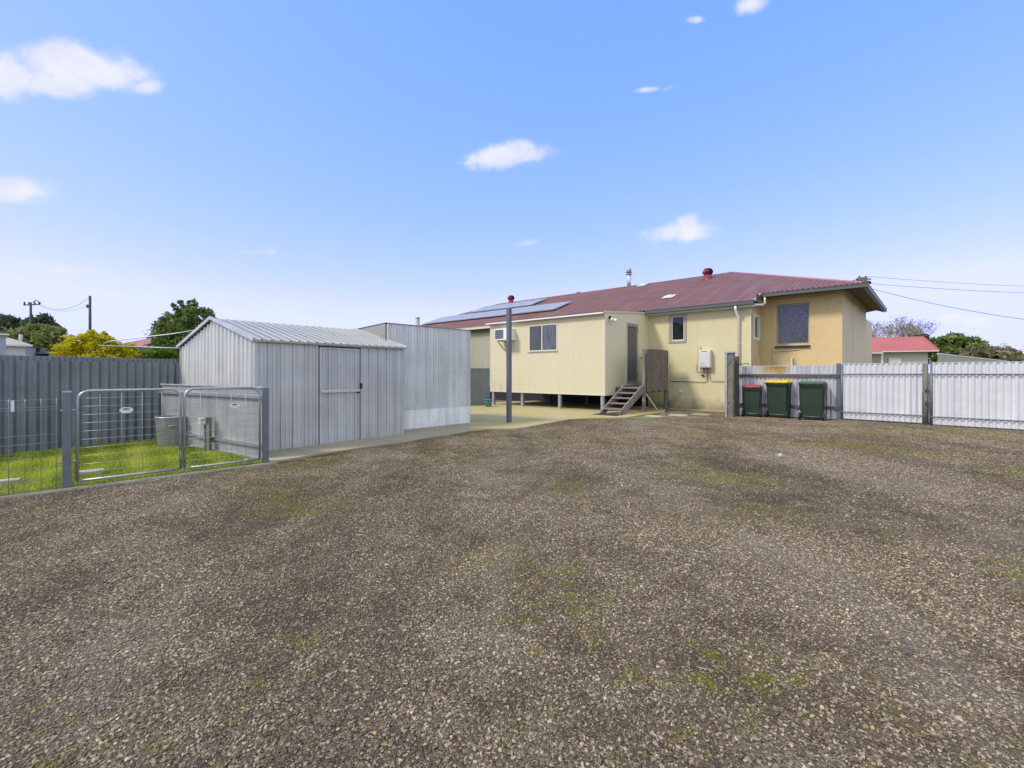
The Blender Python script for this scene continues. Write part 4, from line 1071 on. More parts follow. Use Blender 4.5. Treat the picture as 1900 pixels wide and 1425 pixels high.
b = MB(); b.box((-0.22, -0.03, -0.40), (0.42, -0.001, -0.365)); b.build('bracket_rail', m_cream_panel, t)

t = hthing('water_heater', 'off-white instantaneous gas water heater mounted on the cream block wall', 'water heater', (2.11, -0.012, 1.45))
b = MB(); b.box((-0.185, -0.20, 0.0), (0.185, 0, 0.60)); bevel(b.build('casing', m_heater, t), 0.018)
b = MB(); b.box((-0.155, -0.206, 0.16), (0.155, -0.2005, 0.52)); bevel(b.build('front_panel', m_heater, t), 0.002)
b = MB(); b.box((-0.10, -0.2045, 0.548), (0.09, -0.2005, 0.567)); b.build('exhaust_slot', m_ink, t)
b = MB()
for q in range(4): b.box((-0.135 + q * 0.042, -0.2045, 0.118), (-0.100 + q * 0.042, -0.2008, 0.128))
b.box((-0.13, -0.2045, 0.04), (-0.05, -0.2008, 0.052)); b.box((0.0, -0.2045, 0.04), (0.08, -0.2008, 0.052)); b.build('label_print', m_ink, t)
b = MB(); b.tube([(-0.20, -0.02, 1.30 - 1.45 + 0.9), (-0.20, -0.02, -0.10), (-0.16, -0.02, -0.14), (-0.10, -0.06, -0.14), (-0.08, -0.08, 0.0)], 0.011, 8)
b.tube([(-0.33, -0.015, 0.12), (-0.33, -0.015, -0.12), (-0.30, -0.015, -0.15), (-0.10, -0.015, -0.15), (-0.09, -0.04, 0.0)], 0.010, 8)
b.build('copper_pipe', m_copper, t)
b = MB(); b.tube([(0.03, -0.08, 0.0), (0.03, -0.03, -0.10), (0.03, -0.02, -0.46), (-0.02, -0.03, -0.50), (-1.25, -0.03, -0.48)], 0.013, 8)
b.tube([(0.10, -0.08, 0.0), (0.11, -0.03, -0.12), (0.12, -0.02, -0.40), (0.17, -0.03, -0.46), (0.62, -0.03, -0.46)], 0.010, 8)
b.build('water_pipe', m_steel_d, t)
b = MB(); b.tube([(-0.02 + 0.07 * math.cos(R(a)), -0.04, -0.24 + 0.055 * math.sin(R(a))) for a in range(0, 400, 25)], 0.007, 6); b.box((-0.17, -0.06, -0.28), (-0.09, -0.01, -0.23)); b.build('power_cord', m_ink, t)

def flood(p, label, ax, group=None):
    t = hthing('flood_light', label, 'flood light', p, 'twin flood lights on the house')
    b = MB(); b.disc((0.012 if ax == 'y' else 0, 0 if ax == 'y' else -0.012, 0), 0.062, (1, 0, 0) if ax == 'y' else (0, 1, 0), 0.024); b.build('base', m_ink, t)
    for s in (-1, 1):
        d = Vector((0.55, 0.35 * s - 0.15, -0.25)) if ax == 'y' else Vector((0.5 * s, -0.7, -0.2))
        d.normalize(); st = Vector((0.03, 0.0, 0)) if ax == 'y' else Vector((0, -0.03, 0))
        m0 = st + d * 0.11
        b = MB(); b.tube([st, st + d * 0.06, m0], 0.011, 8); a = b.build('arm', m_ink, t)
        e = m0 + (d + Vector((0, 0, -0.5))).normalized() * 0.13
        b = MB(); b.tube([m0, m0 + (e - m0) * 0.35, m0 + (e - m0) * 0.8, e], [0.02, 0.038, 0.056, 0.05], 14); b.build('lamp', m_white, a)
    return t
flood((0.0, -2.83, 3.08), 'white twin flood light on a black base, on the raised room near its corner', 'y')
flood((5.60, 1.25, 3.93), 'small white twin flood light under the eave of the ochre wall', 'x')

# landing, screen and steps by the door
t = hthing('timber_landing', 'weathered timber landing with board screens outside the security door', 'landing', (0, -0.75, 0.03))
b = MB()
for i in range(11): b.box((0.01, -1.70 + i * 0.155, 0.74), (1.0, -1.70 + i * 0.155 + 0.145, 0.78))
b.build('deck', m_timber, t)
b = MB(); b.box((0.01, -1.71, 0.60), (1.0, -1.67, 0.738)); b.box((0.93, -1.665, 0.60), (0.97, 0.0, 0.738)); b.build_each('deck_beam', m_timber_d, t)
for x, y, z in ((1.0, -1.66, 1.99), (0.98, 0.0, 1.98)):
    b = MB(); b.box((x - 0.045, y - 0.045, 0.03), (x + 0.045, y + 0.045, z)); b.build('post', m_timber, t)
for x, y in ((1.0, -1.66), (0.98, 0.0)):
    b = MB(); b.box((x - 0.09, y - 0.06, -0.02), (x + 0.09, y + 0.06, 0.03)); b.box((x - 0.06, y - 0.055, 0.0305), (x - 0.047, y + 0.055, 0.16)); b.box((x + 0.047, y - 0.055, 0.0305), (x + 0.06, y + 0.055, 0.16)); b.build('post_foot', m_steel_d, t)
b = MB(); n = 13
for i in range(n):
    y0 = -1.60 + i * (1.62 / n); off = 0.035 * math.sin(math.pi * (i + 0.5) / n)
    b.box((1.05 + off, y0, 0.64 - 0.02 * math.sin(i * 1.7)), (1.072 + off, y0 + 1.62 / n - 0.008, 2.0 + 0.02 * math.sin(math.pi * i / n)))
b.build('screen_board', m_screen, t)
b = MB(); n = 7
for i in range(n): b.box((0.10 + i * 0.12, 0.05, 0.66), (0.21 + i * 0.12, 0.07, 1.93))
b.build('end_screen_board', m_timber_d, t)
b = MB()
for z in (0.80, 1.75): b.box((1.02, -1.60, z), (1.048, 0.0, z + 0.07)); b.box((0.05, 0.02, z), (0.93, 0.048, z + 0.07))
b.build_each('screen_rail', m_timber_d, t)
b = MB(); b.bar((0.97, -1.5, 0.6), (0.98, -0.7, 0.02), 0.04, 0.04); b.build('brace', m_pvc, t)

t = hthing('timber_steps', 'five-tread open weathered timber steps leading up to the landing', 'steps', (0.0, -3.95, 0.03))
sx0, sx1 = 0.36, 1.0
top = (1.50, 0.76)
for x in (sx0, sx1):
    b = MB(); P = [(0.0, 0.0), (0.20, 0.0), (1.52, 0.62), (1.52, 0.84), (1.38, 0.84), (0.0, 0.10)]
    P = [(-0.02, 0.0), (0.22, 0.0), (1.53, 0.64), (1.53, 0.86), (1.42, 0.86), (-0.02, 0.09)]
    A_ = [(x - 0.022, a, z) for a, z in P]; B_ = [(x + 0.022, a, z) for a, z in P]
    b.face(A_); b.face(list(reversed(B_)))
    for i in range(6): b.face([A_[i], A_[(i + 1) % 6], B_[(i + 1) % 6], B_[i]])
    b.build('stringer', m_timber, t)
for i in range(5):
    b = MB(); y0 = 0.10 + i * 0.285; z = 0.13 + i * 0.152
    b.box((sx0 + 0.023, y0, z), (sx1 - 0.023, y0 + 0.25, z + 0.042)); bevel(b.build('tread', m_timber, t), 0.004)
b = MB(); b.box((0.30, -0.36, 0), (1.08, 0.02 + 0.05, 0.012)); 
o = b.build('doormat', m_mat_); o.location = hw(0, -3.99, 0.033); o.rotation_euler = (0, 0, HR); tag(o, 'thin black rubber doormat at the foot of the steps', 'doormat')

b = MB(); b.tube([(0, 0, 0), (0.38, 0.10, 0.55), (0.42, 0.11, 0.60)], 0.035, 12); b.tube([(0.36, 0.095, 0.52), (0.42, 0.11, 0.61)], 0.045, 12)
o = b.build('waste_pipe', m_pvc); o.location = hw(0.82, -0.16, 0.03); o.rotation_euler = (0, 0, HR); tag(o, 'slanting cream waste pipe against the foot of the block wall', 'pipe')
b = MB(); b.tube([(0, 0, 0), (0, 0, 1.65)], 0.014, 8); b.tube([(0.05, 0, 0), (0.05, 0, 0.62)], 0.022, 8)
o = b.build('riser_pipe', m_pipecream); o.location = hw(0.78, -0.05, 0.0); o.rotation_euler = (0, 0, HR); tag(o, 'thin upright cream pipe on the block wall beside the screen', 'pipe')

# pavers
def paver(p, w, d_, rz, label, m):
    x, y = gp(*p); b = MB(); b.box((-w / 2, -d_ / 2, -0.02), (w / 2, d_ / 2, 0.016)); o = b.build('paver', m)
    o.location = (x, y, 0.004); o.rotation_euler = (0, 0, rz); tag(o, label, 'paver', 'square pavers beside the block wall'); return o
paver((1193, 776.5), 0.62, 0.45, HR + 0.1, 'green mossy paver nearest the concrete pad', m_paver_g)
paver((1214, 773), 0.5, 0.45, HR, 'pale square paver beside the green mossy one', m_paver)
paver((1258, 771), 0.5, 0.42, HR + 0.2, 'bright square paver alone in the gravel below the block wall', m_paver)
paver((1302, 769.5), 0.5, 0.42, HR, 'dull square paver nearest the mossy fence post', m_path)
b = MB(); b.box((0.9, -0.55, -0.02), (3.5, -0.03, 0.02)); o = b.build('wall_footing', m_path); o.location = HA; o.rotation_euler = (0, 0, HR); tag(o, kind='structure')

# roof furniture
def rz_(y): return EZ + SLP * (y - EY)
tilt = math.atan(SLP)
def roof_thing(name, label, cat, x, y, group=None):
    return hthing(name, label, cat, (x, y, rz_(y)), group)
def whirly(x, y, label, s=1.0):
    t = roof_thing('roof_ventilator', label, 'roof ventilator', x, y, 'red spinning roof ventilators')
    b = MB(); b.lathe((0, 0, 0), [(0.19 * s, -0.12), (0.17 * s, 0.0), (0.155 * s, 0.05), (0.155 * s, 0.20)], 20); b.build('neck', m_ventred, t)
    b = MB(); n = 22
    for k in range(n):
        a0 = 2 * math.pi * k / n; rows = []
        for i in range(8):
            f = i / 7; z = 0.20 + 0.26 * f; r = (0.165 + 0.065 * math.sin(math.pi * f)) * s
            rows.append([(r * math.cos(a0), r * math.sin(a0), z), ((r - 0.035) * math.cos(a0 + 0.30), (r - 0.035) * math.sin(a0 + 0.30), z)])
        b.grid(rows)
    b.build('turbine', m_ventred, t, fix=False)
    b = MB(); b.lathe((0, 0, 0), [(0.17 * s, 0.455), (0.16 * s, 0.475), (0.06, 0.505), (0.0, 0.51)], 20); b.build('cap', m_ventred, t)
    b = MB(); b.lathe((0, 0, 0), [(0.13 * s, 0.2), (0.14 * s, 0.45)], 14); b.build('core', m_black, t)
whirly(0.38, 5.02, 'larger red spinning roof ventilator just below the ridge, right of the flue')
whirly(-12.1, 5.75, 'red spinning roof ventilator at the far left end of the roof, above the solar panels')
t = hthing('roof_flue', 'tall thin silver flue with cowl standing behind the ridge', 'flue', (-4.21, 6.4, rz_(5.4)))
b = MB(); b.tube([(0, 0, 0), (0, 0, 1.2)], 0.10, 16); b.build('pipe', m_alu, t)
b = MB(); b.tube([(0, 0, 0.93), (0, 0, 0.97)], 0.16, 16); b.tube([(0, 0, 1.05), (0, 0, 1.08)], 0.17, 16); b.tube([(0, 0, 1.11), (0, 0, 1.25)], 0.12, 16); b.build('cowl', m_steel, t)
for x, y, lab in ((-3.07, 5.70, 'small white ribbed roof patch nearer the ridge'), (-0.02, 1.87, 'small white ribbed roof patch lower down the roof')):
    t = roof_thing('roof_patch', lab, 'roof patch', x, y, 'white weathered patches on the maroon roof')
    t.rotation_euler = Euler((tilt, 0, HR), 'XYZ')
    b = MB(); W_ = 0.46
    b.sheet((-W_ / 2, -0.28, 0.034), (1, 0, 0), W_, (0, 1, 0), lambda s: (0.02 * math.sin(s * 82), 0.56), (0, 0, 1), 0.0763, 0.019); b.build('sheet', m_white, t)
    b = MB(); b.lathe((0, 0, 0.05), [(0.15, 0.0), (0.14, 0.03), (0.08, 0.05), (0, 0.055)], 18); b.build('dome', m_heater, t)
t = hthing('ridge_knob', 'small dark cap on the ridge left of the flue', 'vent cap', (-7.1, RY, RZ))
b = MB(); b.lathe((0, 0, 0), [(0.16, -0.02), (0.15, 0.04), (0.10, 0.09), (0, 0.10)], 14); b.build('cap', m_ventred, t)

# solar panels
def panel(x, y, label):
    t = roof_thing('solar_panel', label, 'solar panel', x, y, 'solar panels on the maroon roof')
    t.rotation_euler = Euler((tilt, 0, HR), 'XYZ')
    b = MB(); b.box((-0.485, -0.81, 0.10), (0.485, 0.81, 0.132)); b.build('cells', m_solar, t)
    b = MB()
    for a, c in (((-0.497, -0.823, 0.09), (0.497, -0.811, 0.137)), ((-0.497, 0.811, 0.09), (0.497, 0.823, 0.137)), ((-0.497, -0.8105, 0.09), (-0.4855, 0.8105, 0.137)), ((0.4855, -0.8105, 0.09), (0.497, 0.8105, 0.137))): b.box(a, c)
    b.build('frame', m_alu, t)
    b = MB()
    for yy in (-0.5, 0.5): b.box((-0.497, yy - 0.02, 0.05), (0.497, yy + 0.02, 0.088))
    for xx in (-0.3, 0.3):
        for yy in (-0.5, 0.5): b.box((xx - 0.02, yy - 0.02, 0.0), (xx + 0.02, yy + 0.02, 0.05))
    b.build('rack', m_alu, t)
    return t
ORD = ['first', 'second', 'third', 'fourth', 'fifth', 'sixth', 'seventh', 'eighth', 'ninth', 'tenth']
pr = None
for i in range(10):
    lab = 'solar panel, %s from the right end of the long lower row on the roof' % ORD[i]
    if pr is None: pr = panel(-6.0, 2.28, lab); o = pr
    else:
        o = copy_tree(pr); o['label'] = lab
    o.location = hw(-6.0 - i * 1.005, 2.28, rz_(2.28))
for i in range(5):
    lab = 'solar panel, %s from the right end of the short upper row on the roof' % ORD[i]
    o = copy_tree(pr); o['label'] = lab
    o.location = hw(-9.1 - i * 1.005, 4.25, rz_(4.25))

# ------------------------------------------------------------------ right boundary: posts, fence, big gates
P2 = Vector((8.75, 12.56)); GR = Vector((9.85, 11.16)); P1 = Vector((6.72, 14.15))
gdir = Vector((0.70, -0.714)).normalized()
t = thing('fence_post', 'tall mossy timber fence post boxed in steel at the end of the corrugated fence', 'post', (*gp(1354.5, 773.5), 0), HR)
b = MB(); b.box((-0.05, -0.05, -0.05), (0.10, 0.06, 1.80)); b.build('post', m_moss_timber, t)
b = MB(); b.box((-0.12, -0.08, -0.05), (-0.055, 0.08, 1.84)); b.box((-0.12, 0.065, 1.68), (0.12, 0.08, 1.90)); b.box((-0.13, -0.085, 1.845), (0.13, 0.062, 1.88)); b.build('steel_channel', m_steel, t)
b = MB()
for z in (0.45, 1.55): b.disc((-0.03, -0.06, z), 0.03, (0, 1, 0), 0.03, 8); b.disc((0.11, -0.03, z), 0.03, (1, 0, 0), 0.03, 8)
b.build('bolt', m_steel_d, t)
t = thing('fence_post', 'shorter dark timber post next to the tall mossy one', 'post', (*gp(1366, 772), 0), HR)
b = MB(); b.box((-0.07, -0.05, -0.05), (0.07, 0.05, 1.76)); b.build('post', m_timber_d, t)
b = MB(); b.tube([(0.07, 0.0, 1.52), (0.34, -0.02, 1.55), (0.36, -0.02, 1.50)], 0.014, 8); b.build('latch_arm', m_steel_d, t)

def stain_mat():
    t = NT('lichen_stained_sheet'); v = t.mapping()
    s = t.sep(v)
    n1 = t.noise(t.mapping((7, 7, 0.35)), 1.0, 4); n2 = t.noise(v, 1.5, 4)
    col = t.mix(t.ramp(n1, [(0.35, (0, 0, 0)), (0.7, (1, 1, 1))]), (0.60, 0.60, 0.60), (0.42, 0.43, 0.44))
    mx = t.math('MULTIPLY', t.maprange(s[0], 0.55, 0.95, 0, 1), t.maprange(s[0], 1.5, 1.25, 0, 1))
    mz = t.maprange(t.math('ADD', s[2], t.math('MULTIPLY', t.noise(t.mapping((6, 6, 2)), 1.0, 4), 0.4)), 1.30, 1.62, 0, 1)
    col = t.mix(t.math('MULTIPLY', mx, mz), col, (0.40, 0.25, 0.012))
    return t.done(col, 0.45, 0.35)
d12 = (P2 - P1).normalized(); L12 = (P2 - P1).length
t = thing('corrugated_fence', 'galvanised corrugated fence with timber rails and yellow stain behind the bins', 'fence', (P1.x, P1.y, 0), math.atan2(d12.y, d12.x))
MB().sheet((0.02, 0, 0.03), (1, 0, 0), L12 - 0.04, (0, 0, 1), (0, 1.43), (0, -1, 0), 0.105, 0.034).build('sheet', stain_mat(), t)
b = MB(); b.box((0.0, -0.012, 1.461), (L12, 0.01, 1.48)); b.build('top_cap', m_trim, t)
b = MB(); b.box((-0.02, -0.075, 1.15), (L12 + 0.02, -0.02, 1.235)); b.build_each('rail', m_timber_d, t)
b = MB(); b.box((-0.02, -0.075, 0.29), (L12 + 0.02, -0.02, 0.37)); b.build_each('rail', m_timber_d, t)

LA = math.atan2(gdir.y, gdir.x)
t = thing('fence_post', 'slate grey steel post between the bins and the big gates', 'post', (P2.x, P2.y, 0), LA)
b = MB(); b.box((-0.045, -0.045, -0.05), (0.045, 0.045, 1.53)); bevel(b.build('post', m_pole, t), 0.005)
GLn = 1.80
def big_gate(p, L, label, z1, lat):
    t = thing('corrugated_gate', label, 'gate', (p.x, p.y, 0), LA, 'pair of tall corrugated iron gates')
    MB().sheet((0.03, 0, 0.06), (1, 0, 0), L - 0.06, (0, 0, 1), (0, z1 - 0.06), (0, -1, 0), 0.112, 0.056, rows=2).build('sheet', m_fence_white, t)
    b = MB()
    for z in (0.24, 1.24): b.tube([(0.0, -0.066, z), (L, -0.066, z)], 0.015, 8)
    b.build_each('rail', m_steel_d, t)
    for x in (0.0, L):
        b = MB(); b.tube([(x, -0.045, 0.05), (x, -0.045, z1)], 0.022, 10); b.build('stile', m_steel_d, t)
    b = MB(); b.box((0.0, -0.035, z1 + 0.001), (L, 0.008, z1 + 0.018)); b.build('top_cap', m_trim, t)
    if lat:
        b = MB(); b.box((L - 0.05, -0.06, 1.33), (L + 0.09, -0.038, 1.345)); b.tube([(L + 0.02, -0.055, 1.34), (L + 0.02, -0.055, 1.42)], 0.008, 6); b.build_each('latch', m_steel_d, t)
    return t
pA = P2 + gdir * 0.085
lenA = (GR - pA).length - 0.06
big_gate(pA, lenA, 'shorter left leaf of the tall bright corrugated gates, beside the bins', 1.50, True)
big_gate(GR + gdir * 0.10, 3.6, 'long right leaf of the tall bright corrugated gates, running out of frame', 1.50, False)
t = thing('fence_post', 'weathered round post where the two big gates meet', 'post', (GR.x, GR.y, 0), LA)
b = MB(); b.tube([(0, 0.0, -0.05), (0, 0.0, 1.50)], 0.045, 10); b.build('post', m_moss_timber, t)
b = MB(); b.tube([(0.0, -0.06, 0.70), (0.02, -0.07, 0.60), (0.0, -0.06, 0.52)], 0.018, 8); b.tube([(0.0, -0.06, 0.98), (0.01, -0.07, 0.90), (0.0, -0.06, 0.82)], 0.015, 8); b.build('chain', m_steel_d, t)
b = MB(); q0 = P2 + Vector((-0.1, -0.12)); q1 = GR + gdir * 3.8 + Vector((-0.08, -0.1))
b.bar((q0.x, q0.y, 0.0), (q1.x, q1.y, 0.0), 0.06, 0.07); o = b.build('gate_sill', m_moss_timber); tag(o, 'low mossy timber sill running along under the big gates', 'sill')

# ------------------------------------------------------------------ wheelie bins
def wheelie(px, py, w, d_, h, rz, mlid, label, open_=False):
    x, y = gp(px, py)
    t = thing('wheelie_bin', label, 'wheelie bin', (x, y, 0), rz, 'wheelie bins along the fence')
    # wheel side faces -y
    hb = h * 0.90
    b = MB(); rows = []
    def ring(z, fx, fy0, fy1, rc):
        pts = []
        X, Y0, Y1 = w / 2 * fx, -d_ / 2 * fy0, d_ / 2 * fy1
        for cx_, cy_, a in ((X - rc, Y1 - rc, 0), (-X + rc, Y1 - rc, 90), (-X + rc, Y0 + rc, 180), (X - rc, Y0 + rc, 270)):
            for k in range(5): pts.append((cx_ + rc * math.cos(R(a + k * 22.5)), cy_ + rc * math.sin(R(a + k * 22.5)), z))
        return pts
    rows = [ring(0.045, 0.80, 0.70, 0.80, 0.03), ring(0.16, 0.83, 0.74, 0.83, 0.03), ring(hb * 0.5, 0.88, 0.82, 0.90, 0.03), ring(hb - 0.09, 0.93, 0.88, 0.97, 0.03),
            ring(hb - 0.085, 0.98, 0.93, 1.0, 0.03), ring(hb, 1.0, 0.95, 1.02, 0.03)]
    b.grid([[*r] for r in rows], True, True); b.face(list(reversed(rows[0]))); b.face(rows[-1])
    body = b.build('body', m_bin, t)
    md = body.modifiers.new('edge', 'EDGE_SPLIT'); md.split_angle = R(35)
    b = MB()
    r2 = [ring(hb + 0.002, 1.03, 0.97, 1.05, 0.04), ring(hb + 0.028, 1.04, 0.98, 1.06, 0.04), ring(hb + 0.055, 0.96, 0.90, 0.98, 0.05), ring(hb + 0.072, 0.80, 0.72, 0.80, 0.06)]
    b.grid(r2, True, True); b.face(r2[-1]); b.face(list(reversed(r2[0])))
    lid = b.build('lid', mlid, t); md = lid.modifiers.new('edge', 'EDGE_SPLIT'); md.split_angle = R(50)
    b = MB()
    b.tube([(-w / 2 * 0.95, -d_ / 2 - 0.055, hb - 0.01), (w / 2 * 0.95, -d_ / 2 - 0.055, hb - 0.01)], 0.014, 10)
    for q in (-0.42, -0.14, 0.14, 0.42): b.bar((q * w, -d_ / 2 * 0.95 + 0.02, hb - 0.02), (q * w, -d_ / 2 - 0.055, hb - 0.01), 0.02, 0.035)
    b.build('handle', m_bin, t)
    b = MB(); b.tube([(-w / 2 * 0.92, -d_ / 2 * 0.66 - 0.02, 0.10), (w / 2 * 0.92, -d_ / 2 * 0.66 - 0.02, 0.10)], 0.010, 8); b.build('axle', m_steel_d, t)
    for s in (-1, 1):
        b = MB(); b.disc((s * w / 2 * 0.93, -d_ / 2 * 0.66 - 0.02, 0.10), 0.10, (1, 0, 0), 0.05, 24); wh = b.build('wheel', m_rubber, t)
        b = MB(); b.disc((s * (w / 2 * 0.93 + 0.024), -d_ / 2 * 0.66 - 0.02, 0.10), 0.055, (1, 0, 0), 0.012, 18); b.build('hub', m_bin, wh)
    for s in (-1, 1):
        b = MB(); b.bar((s * w / 2 * 0.89, -d_ / 2 * 0.55, 0.22), (s * w / 2 * 0.97, -d_ / 2 * 0.6, hb - 0.1), 0.03, 0.03, up=(1, 0, 0)); b.build('side_rib', m_bin, t)
    return t
wheelie(1396, 772.5, 0.49, 0.50, 0.95, R(-34), m_red, 'small green wheelie bin with a red lid, nearest the timber posts')
wheelie(1448, 774.5, 0.58, 0.66, 1.10, R(-50), m_yel, 'green wheelie bin with a yellow lid, middle of the three')
wheelie(1508, 778.5, 0.58, 0.66, 1.09, R(-40), m_bin_l, 'green wheelie bin with a pale green lid, beside the steel gate post')

# ------------------------------------------------------------------ trees
def leaf_mesh(name, blobs, n, size, m, parent, flat=1.0, tuft=0.0, keepf=None):
    """crown of separate leaf faces: shells and clumps round several lobes"""
    vol = np.array([b_[3] * b_[4] * b_[5] for b_ in blobs]) ** 0.75; pr_ = vol / vol.sum()
    idx = rng.choice(len(blobs), n, p=pr_); B = np.array(blobs)[idx]
    # clumps on each lobe
    nc = max(12, n // 45)
    ci = rng.choice(len(blobs), nc, p=pr_); CB = np.array(blobs)[ci]
    d = rng.normal(size=(nc, 3)); d /= np.linalg.norm(d, axis=1)[:, None]
    rr = rng.uniform(0.55, 1.03, nc) ** 0.6
    cc = CB[:, :3] + d * CB[:, 3:6] * rr[:, None]
    cr = CB[:, 3:6].mean(1) * rng.uniform(0.16, 0.34, nc)
    ctone = rng.uniform(0, 1, nc)
    k = rng.integers(0, nc, n)
    off = np.clip(rng.normal(size=(n, 3)), -1.5, 1.5) * 0.52
    P = cc[k] + off * cr[k][:, None] * np.array([1, 1, 0.8])
    nrm = rng.normal(size=(n, 3)); nrm /= np.linalg.norm(nrm, axis=1)[:, None]
    a = np.cross(nrm, rng.normal(size=(n, 3))); a /= np.linalg.norm(a, axis=1)[:, None]
    c = np.cross(nrm, a)
    s = size * rng.uniform(0.6, 1.4, n)[:, None]
    V = np.stack([P - a * s * 0.35, P + c * s * 0.28, P + a * s * 0.9 + nrm * s * 0.15, P - c * s * 0.28], 1)
    me = D.meshes.new(name)
    me.vertices.add(n * 4); me.vertices.foreach_set('co', V.reshape(-1))
    me.loops.add(n * 4); me.loops.foreach_set('vertex_index', np.arange(n * 4))
    me.polygons.add(n); me.polygons.foreach_set('loop_start', np.arange(n) * 4); me.polygons.foreach_set('loop_total', np.full(n, 4))
    me.update(calc_edges=True); me.validate()
    at = me.attributes.new('tone', 'FLOAT', 'POINT')
    tone = np.clip(ctone[k] * 0.6 + rng.uniform(0, 0.4, n), 0, 1)
    at.data.foreach_set('value', np.repeat(tone, 4))
    me.materials.append(m)
    o = link(D.objects.new(name, me)); o.parent = parent
    return o

def limbs(b, base, h, blobs, r, n=9):
    x, y, z = base
    b.tube([(x, y, z), (x + 0.1 * r, y, z + h * 0.3), (x - 0.15 * r, y, z + h * 0.6), (x, y, z + h * 0.95)], [r, r * 0.75, r * 0.5, r * 0.18], 8)
    for i in range(n):
        B = blobs[i % len(blobs)]
        e = Vector((B[0] + random.uniform(-.6, .6) * B[3], B[1] + random.uniform(-.6, .6) * B[4], B[2] + random.uniform(-.3, .6) * B[5]))
        s = Vector((x, y, z + h * random.uniform(0.2, 0.6))); mid = s.lerp(e, 0.5) + Vector((0, 0, -0.05 * h))
        b.tube([s, mid, e], [r * 0.42, r * 0.25, r * 0.08], 6)

def tree(name, label, cat, px, Y, ytop, wpx, m, n=9000, leaf=0.3, lobes=None, bark=None, base_frac=0.35, group=None, dense=True):
    X = (px - CX) / F * Y; top = hz(ytop, Y); W_ = wpx / F * Y / 2
    t = thing(name, label, cat, (X, Y, 0), 0, group)
    if lobes is None:
        lobes = []
        z0 = top * base_frac
        for i in range(9):
            a = random.uniform(0, 6.28); rr = random.uniform(0.0, 0.55)
            zf = random.uniform(0.15, 0.9)
            k = (0.55 - 0.25 * abs(zf - 0.45))
            lobes.append((math.cos(a) * W_ * rr, math.sin(a) * W_ * rr * 0.9, z0 + (top - z0) * zf * 0.86, W_ * k, W_ * k, (top - z0) * 0.24))
        lobes.append((0, 0, z0 + (top - z0) * 0.5, W_ * 0.75, W_ * 0.75, (top - z0) * 0.42))
    else:
        lobes = [(a * W_, b_ * W_, c * top, d_ * W_, e * W_, f_ * top) for a, b_, c, d_, e, f_ in lobes]
    b = MB(); limbs(b, (0, 0, -0.05), top * 0.8, lobes, max(0.05, top * 0.022)); b.build('trunk', bark or m_bark, t)
    leaf_mesh('crown', lobes, n, leaf, m, t)
    return t
tree('evergreen_tree', 'dense small dark green tree rising behind the garden shed roof', 'tree', 344, 21, 550, 116, f_green, 24000, 0.12,
     lobes=[(0, 0, 0.55, 0.88, 0.8, 0.26), (-0.5, 0, 0.58, 0.5, 0.5, 0.2), (0, 0, 0.35, 0.9, 0.8, 0.25), (-0.35, 0, 0.72, 0.5, 0.5, 0.16), (0.35, 0, 0.74, 0.55, 0.5, 0.17), (-0.12, 0, 0.86, 0.32, 0.3, 0.12), (0.3, 0, 0.85, 0.38, 0.3, 0.11), (-0.5, 0, 0.42, 0.4, 0.4, 0.18), (0.4, 0, 0.4, 0.5, 0.4, 0.18)])
tree('yellow_shrub', 'large golden yellow leaved shrub behind the dark corrugated fence', 'shrub', 166, 13, 611, 122, f_yellow, 20000, 0.075,
     lobes=[(0, 0, 0.72, 0.78, 0.7, 0.24), (-0.55, 0, 0.62, 0.42, 0.5, 0.25), (0.55, 0, 0.66, 0.45, 0.5, 0.24), (0, 0, 0.4, 0.95, 0.8, 0.3), (0.15, 0, 0.86, 0.4, 0.4, 0.12), (-0.25, 0, 0.84, 0.3, 0.4, 0.12)])
tree('yellow_shrub', 'lower yellow-green shrub at the foot of the dense tree', 'shrub', 232, 13.5, 633, 66, f_yellow, 8000, 0.07,
     lobes=[(0, 0, 0.7, 0.8, 0.7, 0.28), (-0.4, 0, 0.5, 0.6, 0.5, 0.3), (0.4, 0, 0.5, 0.6, 0.5, 0.3)])
tree('hedge_bush', 'bright green bush beneath the dense tree, above the fence', 'bush', 280, 14, 645, 90, f_bright, 9000, 0.08,
     lobes=[(0, 0, 0.7, 0.8, 0.7, 0.26), (-0.6, 0, 0.62, 0.4, 0.5, 0.28), (0.6, 0, 0.68, 0.5, 0.5, 0.28)])
tree('broad_tree', 'broad pale olive tree behind the white neighbouring shed', 'tree', 66, 55, 602, 112, f_olive, 15000, 0.42,
     lobes=[(0, 0, 0.60, 0.9, 0.8, 0.32), (0.45, 0, 0.66, 0.55, 0.5, 0.28), (-0.5, 0, 0.62, 0.5, 0.5, 0.25), (0.1, 0, 0.80, 0.6, 0.5, 0.18)])
tree('dark_tree', 'dark evergreen tree cut by the left edge of the photo', 'tree', 8, 80, 578, 66, f_dark, 12000, 0.62,
     lobes=[(0, 0, 0.6, 0.95, 0.8, 0.3), (-0.3, 0, 0.82, 0.5, 0.5, 0.16), (0.5, 0, 0.68, 0.55, 0.5, 0.22)])
tree('dark_tree', 'dark round evergreen tree behind the left power pole', 'tree', 74, 85, 584, 66, f_dark, 12000, 0.62,
     lobes=[(0, 0, 0.6, 0.95, 0.8, 0.3), (0.1, 0, 0.80, 0.75, 0.5, 0.18), (-0.6, 0, 0.7, 0.5, 0.5, 0.2)])
tree('umbrella_tree', 'green spreading tree right of the red roofed neighbouring house', 'tree', 1776, 62, 620, 96, f_green, 13000, 0.45,
     lobes=[(0, 0, 0.62, 0.85, 0.8, 0.24), (0.4, 0, 0.72, 0.6, 0.5, 0.16), (-0.5, 0, 0.76, 0.5, 0.5, 0.18), (0, 0, 0.84, 0.6, 0.5, 0.13)])
